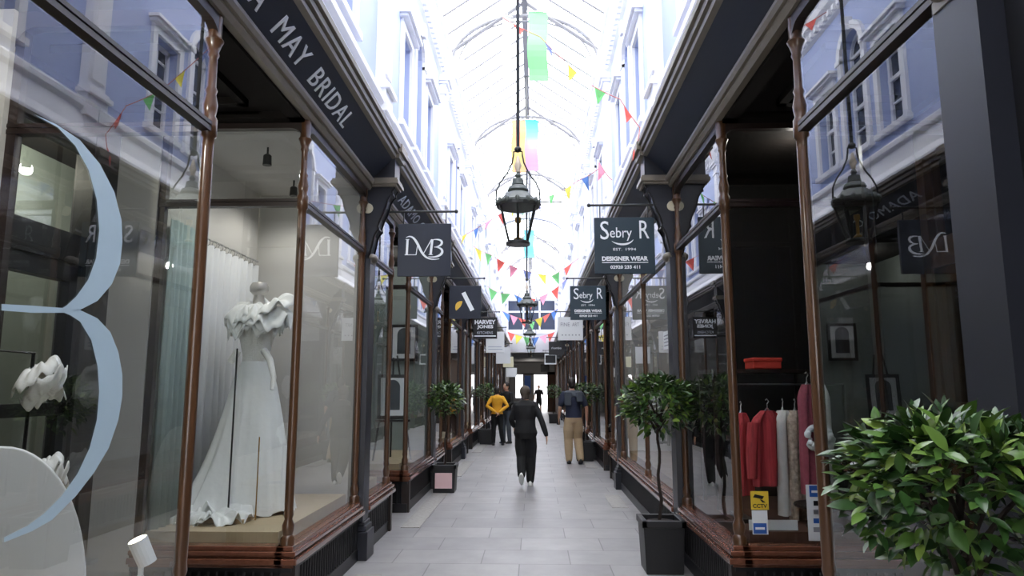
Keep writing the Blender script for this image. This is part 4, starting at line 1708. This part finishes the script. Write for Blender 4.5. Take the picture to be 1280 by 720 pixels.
m.lathe([(.055, 1.62), (.048, 1.72), (.042, 1.77), (.06, 1.785), (.075, 1.80), (.078, 1.84), (.06, 1.875), (.0, 1.885)], n=20)
m.obj('mannequin_neck', mat('silver_neck', (186, 182, 176), .4, .3), dr, True)
ruffled('tulle_train', [((-.16, -.36, .035), .02, .24, 1.1, 1.0, .05, .03, 9, .5, (.05, .1)), ((-.04, -.42, .03), .02, .2, 1.2, .9, .05, .02, 8, 2., (0, .1)), ((-.22, -.30, .06), .02, .17, 1.0, 1.1, .08, .03, 7, 3., (.1, .15))], dr)

# ceiling and lamps of the bridal displays
struct(nt(), MB().box((-(W + .06), 4.95, 3.52), (-XB, 6.72, 3.59)), PLASTER)
for i, (x, y, lab) in enumerate(((-2.0, 5.3, 'small dark ceiling spotlight over the wedding dress'), (-2.1, 6.2, 'small ceiling spotlight further along the bridal display'))):
    t = thing('ceiling_spotlight', lab, 'spotlight', (x, y, 3.52))
    m = MB().tube([(0, 0, 0), (0, 0, -.06)], .008, 6)
    m.obj('stem', IRON, t)
    m = MB()
    m.lathe([(.02, -.06), (.032, -.07), (.036, -.15), (.03, -.15)], n=14)
    m.obj('lamp_head', IRON, t)
    MB().lathe([(.0, -.142), (.03, -.142), (.03, -.146), (.0, -.146)], n=14).obj('bulb', BULB, t)


def lamp(name, loc, power, col=(1, .96, .9), r=.05, kind='POINT'):
    l = bpy.data.lights.new(name, kind)
    if kind == 'SPOT':
        l.spot_size = math.radians(165)
        l.spot_blend = .5
    l.shadow_soft_size = r
    l.energy = power
    l.color = col
    o = bpy.data.objects.new(name, l)
    C.objects.link(o)
    o.location = loc
    return o


lamp('bridal_display_lamp', (-2.0, 5.3, 3.36), 24, kind='SPOT')
lamp('bridal_display_lamp', (-2.1, 6.2, 3.36), 20, kind='SPOT')
lamp('bridal_window_lamp', (-1.85, 2.15, 3.2), 60)
lamp('bridal_shop_lamp', (-3.6, 3.9, 3.3), 22, (1, .9, .75))
lamp('bridal_shop_lamp', (-3.6, 5.2, 3.3), 22, (1, .9, .75))
lamp('picture_shop_fill', (-2.1, 10.4, 3.4), 9)  # unseen fill light, added to lift the picture shop interior
lamp('fashion_shop_fill', (2.3, 5.45, 3.45), 7, (1, .93, .85))  # added fill for the clothes display, no fixture stands here
lamp('gallery_shop_fill', (2.2, 8.0, 3.4), 9)  # this light and the next are added fill with no visible source
lamp('gallery_shop_fill', (2.2, 10.0, 3.4), 9)
lamp('passage_fill', (0, 42.5, 2.5), 30)  # added light that lifts the grey lintel wall of the passage

# near display: arch board, floor spotlight, tulle on a rail
t = thing('display_arch', 'white round-topped board standing in the lower corner of the bridal window', 'display board', (-1.90, 2.74, ZN), .6)
m = MB()
pts = [(-.33 * math.cos(PI * i / 28), .02 + .64 * math.sin(PI * i / 28)) for i in range(29)]
m.prism(pts + [(.33, 0), (-.33, 0)], lambda u, v, ww: (u - .06, ww, v), -.02, .02)
bevel(m.obj('panel', WHITEP, t), .006)
t = thing('floor_spotlight', 'little white spotlight tilted upward on the bridal window floor', 'spotlight', (-1.64, 3.22, ZN))
m = MB()
m.lathe([(.055, 0), (.055, .02), (.02, .03), (.012, .05), (.012, .10)], n=16)
m.obj('base', WHITEP, t)
m = MB()
dv = Vector((-.32, -.2, .85)).normalized()
c = Vector((0, 0, .155))
m.tube([c - dv * .065, c + dv * .055], [.04, .042], 16)
m.obj('lamp_head', WHITEP, t)
m = MB()
m.tube([c + dv * .056, c + dv * .058], [.036, .036], 16)
m.obj('bulb', BULB, t)
t = thing('garment_rail', 'thin black garment rail behind the letter B', 'clothes rail', (-2.22, 2.5, ZN))
m = MB()
m.tube([(0, -.3, 0), (0, -.3, 1.05), (0, .70, 1.05), (0, .70, 0)], .009, 8)
m.tube([(0, -.3, .60), (0, .70, .60)], .007, 8)
m.box((-.12, -.33, 0), (.12, -.27, .02))
m.box((-.12, .67, 0), (.12, .73, .02))
m.obj('rail', BLACKP, t)
for k, (px, py, z, r, lab) in enumerate(((50, 476, 1.64, .075, 'ruffled white tulle bow on the upper bar of the garment rail'), (58, 592, 1.19, .06, 'ruffled white tulle puff on the lower bar behind the letter B'))):
    c = atX(px, py, -2.17)
    t = thing('tulle_bow', lab, 'fabric bow', c, 0, None)
    e = ruffled('tulle', [((0, -.02, .02), .01, r * 1.25, 1., 1., r, r * .9, 6, k * 2. + 1, (.5, .4)), ((0, .05, -.01), .01, r * 1.1, 1., 1., r * .8, r * .7, 5, k * 3. + 2, (-.4, -.8)), ((.02, 0, -.03), .01, r * 1.2, 1., 1., -r, -r * .8, 6, k + 4., (.9, .1))], t)

# ---------------------------------------------------------------- picture shop (second on the left)
t = thing('easel', 'black easel behind the picture shop glass', 'easel', (-1.86, 9.85, ZD), .25)
m = MB()
m.tube([(-.26, -.12, 0), (-.05, .05, 1.45)], .014, 6)
m.tube([(.26, -.12, 0), (.05, .05, 1.45)], .014, 6)
m.tube([(0, .35, 0), (0, .06, 1.42)], .014, 6)
m.box((-.24, -.11, .52), (.24, -.04, .55))
m.obj('frame', BLACKP, t)


def picture(label, loc, rz, wd, h, tilt=0.):
    t = thing('framed_picture', label, 'picture', loc, rz)
    m = MB()
    f = .045
    for (x0, x1, z0, z1) in ((-wd / 2, wd / 2, 0, f), (-wd / 2, wd / 2, h - f, h), (-wd / 2, -wd / 2 + f, 0, h), (wd / 2 - f, wd / 2, 0, h)):
        m.box((x0, -.015, z0), (x1, .015, z1))
    m.obj('frame', BLACKP, t)
    MB().box((-wd / 2 + .03, -.004, .03), (wd / 2 - .03, .01, h - .03)).obj('mount', WHITEP, t)
    m = MB()
    m.box((-wd * .24, -.008, h * .2), (wd * .24, -.004, h * .72))
    m.prism([(wd * .24 * math.cos(PI * i / 12), h * .72 + wd * .24 * math.sin(PI * i / 12)) for i in range(13)], lambda u, v, ww: (u, ww, v), -.008, -.004)
    m.obj('print', mat('grey_print_art', (60, 66, 72), .6, var=.5, scale=8), t)
    t.rotation_euler = (tilt, 0, rz)
    return t


picture('framed arched print with white mount resting on the black easel', (-1.86 + .02, 9.74, ZD + .56), .25, .42, .62, -.12)
picture('framed print hung high on the pale wall above the easel', (-1.99, 11.27, 2.02), 0, .46, .60)

# ---------------------------------------------------------------- fashion shop window (near right)
t = thing('clothes_rail', 'dark clothes rail inside the dim fashion shop window', 'clothes rail', (2.15, 5.55, 0))
m = MB()
m.tube([(-.42, 0, ZD), (-.42, 0, 1.62), (.42, 0, 1.62), (.42, 0, ZD)], .012, 8)
m.box((-.46, -.18, ZD), (-.38, .18, ZD + .03))
m.box((.38, -.18, ZD), (.46, .18, ZD + .03))
m.obj('rail', IRON, t)


def garment(label, x, y, ztop, h, wd, mt, cat='shirt', name='hanging_shirt', rz=.9, slv=True):
    t = thing(name, label, cat, (x, y, ztop), rz, None)
    m = MB()
    n = 20
    n = 40
    rs = []
    for z, k, dd in ((0, .34, .03), (-.05, .78, .045), (-.10, 1.0, .05), (-.35, .92, .05), (-h * .7, .98, .055), (-h, 1.02, .055)):
        rs.append([Vector((wd / 2 * k * math.cos(2 * PI * j / n), dd * math.sin(2 * PI * j / n) * (1 + .45 * math.sin(5.3 * j + 3 * z)), z)) for j in range(n)])
    m.rings(rs)
    if slv:
        for s in (-1, 1):
            m.tube([(s * wd * .44, 0, -.09), (s * wd * .54, 0, -.3), (s * wd * .56, 0, -.5)], [.045, .042, .036], 8)
    m.obj('cloth', mt, t, True)
    m = MB()
    m.tube([(-wd * .3, 0, -.06), (0, 0, .02), (wd * .3, 0, -.06)], .006, 5)
    m.tube([(0, 0, .02), (0, 0, .05), (.02, 0, .07), (.0, 0, .09), (-.015, 0, .08)], .004, 5)
    m.obj('hanger', STEEL, t)
    return t


CLW = mat('white_print_cloth', (214, 210, 204), .8, var=.2, scale=14)
FLORAL = mat('floral_cloth', (170, 150, 134), .8, var=1.6, scale=34)
PINKC = mat('rose_cloth', (150, 70, 84), .8, var=.3, scale=40)
zg = 1.42
garment('red striped shirt hanging at the front of the rail', 1.95, 5.50, zg, .56, .36, RED, 'shirt', 'hanging_shirt', .55)
garment('white blouse hanging just behind the red striped shirt', 2.09, 5.56, zg, .78, .30, CLW, 'blouse', 'hanging_blouse', 1.05, False)
garment('pale floral dress hanging in the middle of the rail', 2.18, 5.55, zg, .81, .30, FLORAL, 'dress', 'hanging_dress', .95, False)
garment('white jacket at the inner end of the rail', 2.30, 5.58, zg, .62, .28, CLW, 'jacket', 'hanging_jacket', .95, False)
garment('plain red shirt at the glass end of the rail', 1.77, 5.58, zg - .02, .62, .24, RED, 'shirt', 'hanging_shirt', 1.0, False)
garment('rose pink dress on a hanger by the doorway post', 2.15, 5.20, 1.62, .78, .18, PINKC, 'dress', 'hanging_dress', .6, False)
garment('pale grey dress hung beside the rose pink one', 2.25, 5.22, 1.62, .8, .14, CLW, 'dress', 'hanging_dress', .6, False)
t = thing('hat_box', 'flat red box on the dark shelf in the fashion shop', 'box', (2.13, 6.1, 1.755))
bevel(MB().box((-.12, -.12, 0), (.12, .12, .08)).obj('box_body', REDBOX, t), .01)
bevel(MB().box((-.128, -.128, .06), (.128, .128, .095)).obj('lid', REDBOX, t), .01)
t = thing('shelf', 'dark shelf on posts at the back of the fashion display', 'shelf', (2.0, 6.2, ZD))
m = MB()
m.box((-.35, -.26, 1.12), (.55, .26, 1.15))
for x in (-.33, .53):
    for y in (-.24, .24):
        m.box((x - .015, y - .015, 0), (x + .015, y + .015, 1.15))
m.obj('shelf_frame', DWOOD, t)
t = thing('side_table', 'small dark round table in the fashion display', 'table', (2.24, 5.26, ZD))
m = MB()
m.lathe([(.13, 0), (.12, .02), (.02, .03), (.02, .12), (.05, .14)], n=16)
m.obj('pedestal', DWOOD, t)
MB().lathe([(.0, .14), (.2, .14), (.205, .15), (.2, .16), (.0, .16)], n=24).obj('table_top', DWOOD, t)
t = thing('folded_scarf', 'pale green patterned scarf heaped on the small round table', 'scarf', (2.26, 5.25, ZD + .16))
MB().ell((0, 0, .05), (.12, .11, .05), 30, 18, lambda d: 1 + .3 * noise.noise(d * 3)).obj('cloth', mat('green_scarf', (150, 176, 156), .8, var=.4, scale=30), t, True)
fl = thing('paper_flower', 'round white hydrangea-like flower ball by the wooden post', 'flower', (2.175, 5.09, 1.24))
m = MB()
for k in range(70):
    rn = random.Random(k + 40)
    d = Vector((rn.gauss(0, 1), rn.gauss(0, 1), rn.gauss(0, 1))).normalized()
    m.ell(d * .085, (.024, .024, .02), 8, 5)
m.obj('petals', WHITEP, fl, True)
MB().tube([(0, 0, -.08), (0, .0, -1.24 + ZD)], .005, 6).obj('stem', IRON, fl)

# stickers on the return glass, facing the doorway
YR = 4.98 + .03 - .008
BLUE = mat('sticker_blue', (44, 92, 168), .5)
YEL = mat('sticker_yellow', (232, 196, 60), .5)
t = thing('window_sticker', 'yellow CCTV sticker with a black camera symbol on the glass', 'sticker', (0, YR, 0))


def patch(px0, py0, px1, py1, m_, t, nm, off=0.):
    a, b = atY(px0, py1, YR), atY(px1, py0, YR)
    o = MB().box((a.x, -.001 - off, a.z), (b.x, .0005 - off, b.z)).obj(nm, m_, t)
    return a, b


a, b = patch(939, 614, 960, 637, YEL, t, 'sticker_face')
m = MB()
cx, cz = (a.x + b.x) / 2, (a.z + b.z) / 2
hh = (b.z - a.z)
m.prism([(-.05, .03), (.02, .012), (.035, .04), (-.035, .06)], lambda u, v, ww: (cx + u * .9, ww, cz + v * .7), -.003, -.0012)
m.prism([(.0, .012), (.02, .005), (.045, -.02), (.02, -.02)], lambda u, v, ww: (cx + u * .9, ww, cz + v * .7), -.003, -.0012)
m.obj('camera_symbol', BLACKP, t)
lt = text_mesh('CCTV', BLACKP, width=(b.x - a.x) * .8, depth=.0006, bold=.002)
place_xyz(lt, t, Vector((cx, -.002, a.z + hh * .2)), (1, 0, 0), (0, 0, 1))
t = thing('window_sticker', 'blue and white square sticker at the foot of the glass, under the CCTV sticker', 'sticker', (0, YR, 0))
patch(941, 638, 959, 668, WHITEP, t, 'sticker_face')
patch(942, 654, 958, 667, BLUE, t, 'blue_panel', .001)
m = MB()
a, b = atY(944, 659, YR), atY(956, 662, YR)
m.box((a.x, -.0032, a.z), (b.x, -.0022, b.z))
m.obj('print', LETTER, t)
t = thing('window_sticker', 'tall white strip of card payment marks with a blue top, beside the wooden post', 'sticker', (0, YR, 0))
patch(1011, 606, 1031, 676, WHITEP, t, 'sticker_face')
patch(1012, 607, 1030, 621, BLUE, t, 'blue_panel', .001)
for k in range(4):
    patch(1017, 626 + 11 * k, 1026, 632 + 11 * k, (BLACKP, STEEL, BLUE, GP)[k], t, 'card_mark', .001)
m = MB()
a, b = atY(1014, 613, YR), atY(1028, 616, YR)
m.box((a.x, -.0032, a.z), (b.x, -.0022, b.z))
m.obj('print', LETTER, t)
t = thing('price_card', 'long white card lying along the foot of the fashion window', 'card', (1.83, 5.13, ZD))
MB().box((-.17, -.004, 0), (.17, .004, .07)).obj('card_face', WHITEP, t)
# notice on the gallery glass
c = atX(833, 426, W - .006)
t = thing('window_notice', 'white paper notice taped inside the window behind the slim bay tree', 'notice', (W - .008, c.y, c.z))
MB().box((-.001, -.16, -.09), (.001, .16, .10)).obj('paper', WHITEP, t)
m = MB()
for k in range(4):
    m.box((-.003, -.11, .05 - .035 * k), (-.001, .11, .06 - .035 * k))
m.obj('print', GP, t)
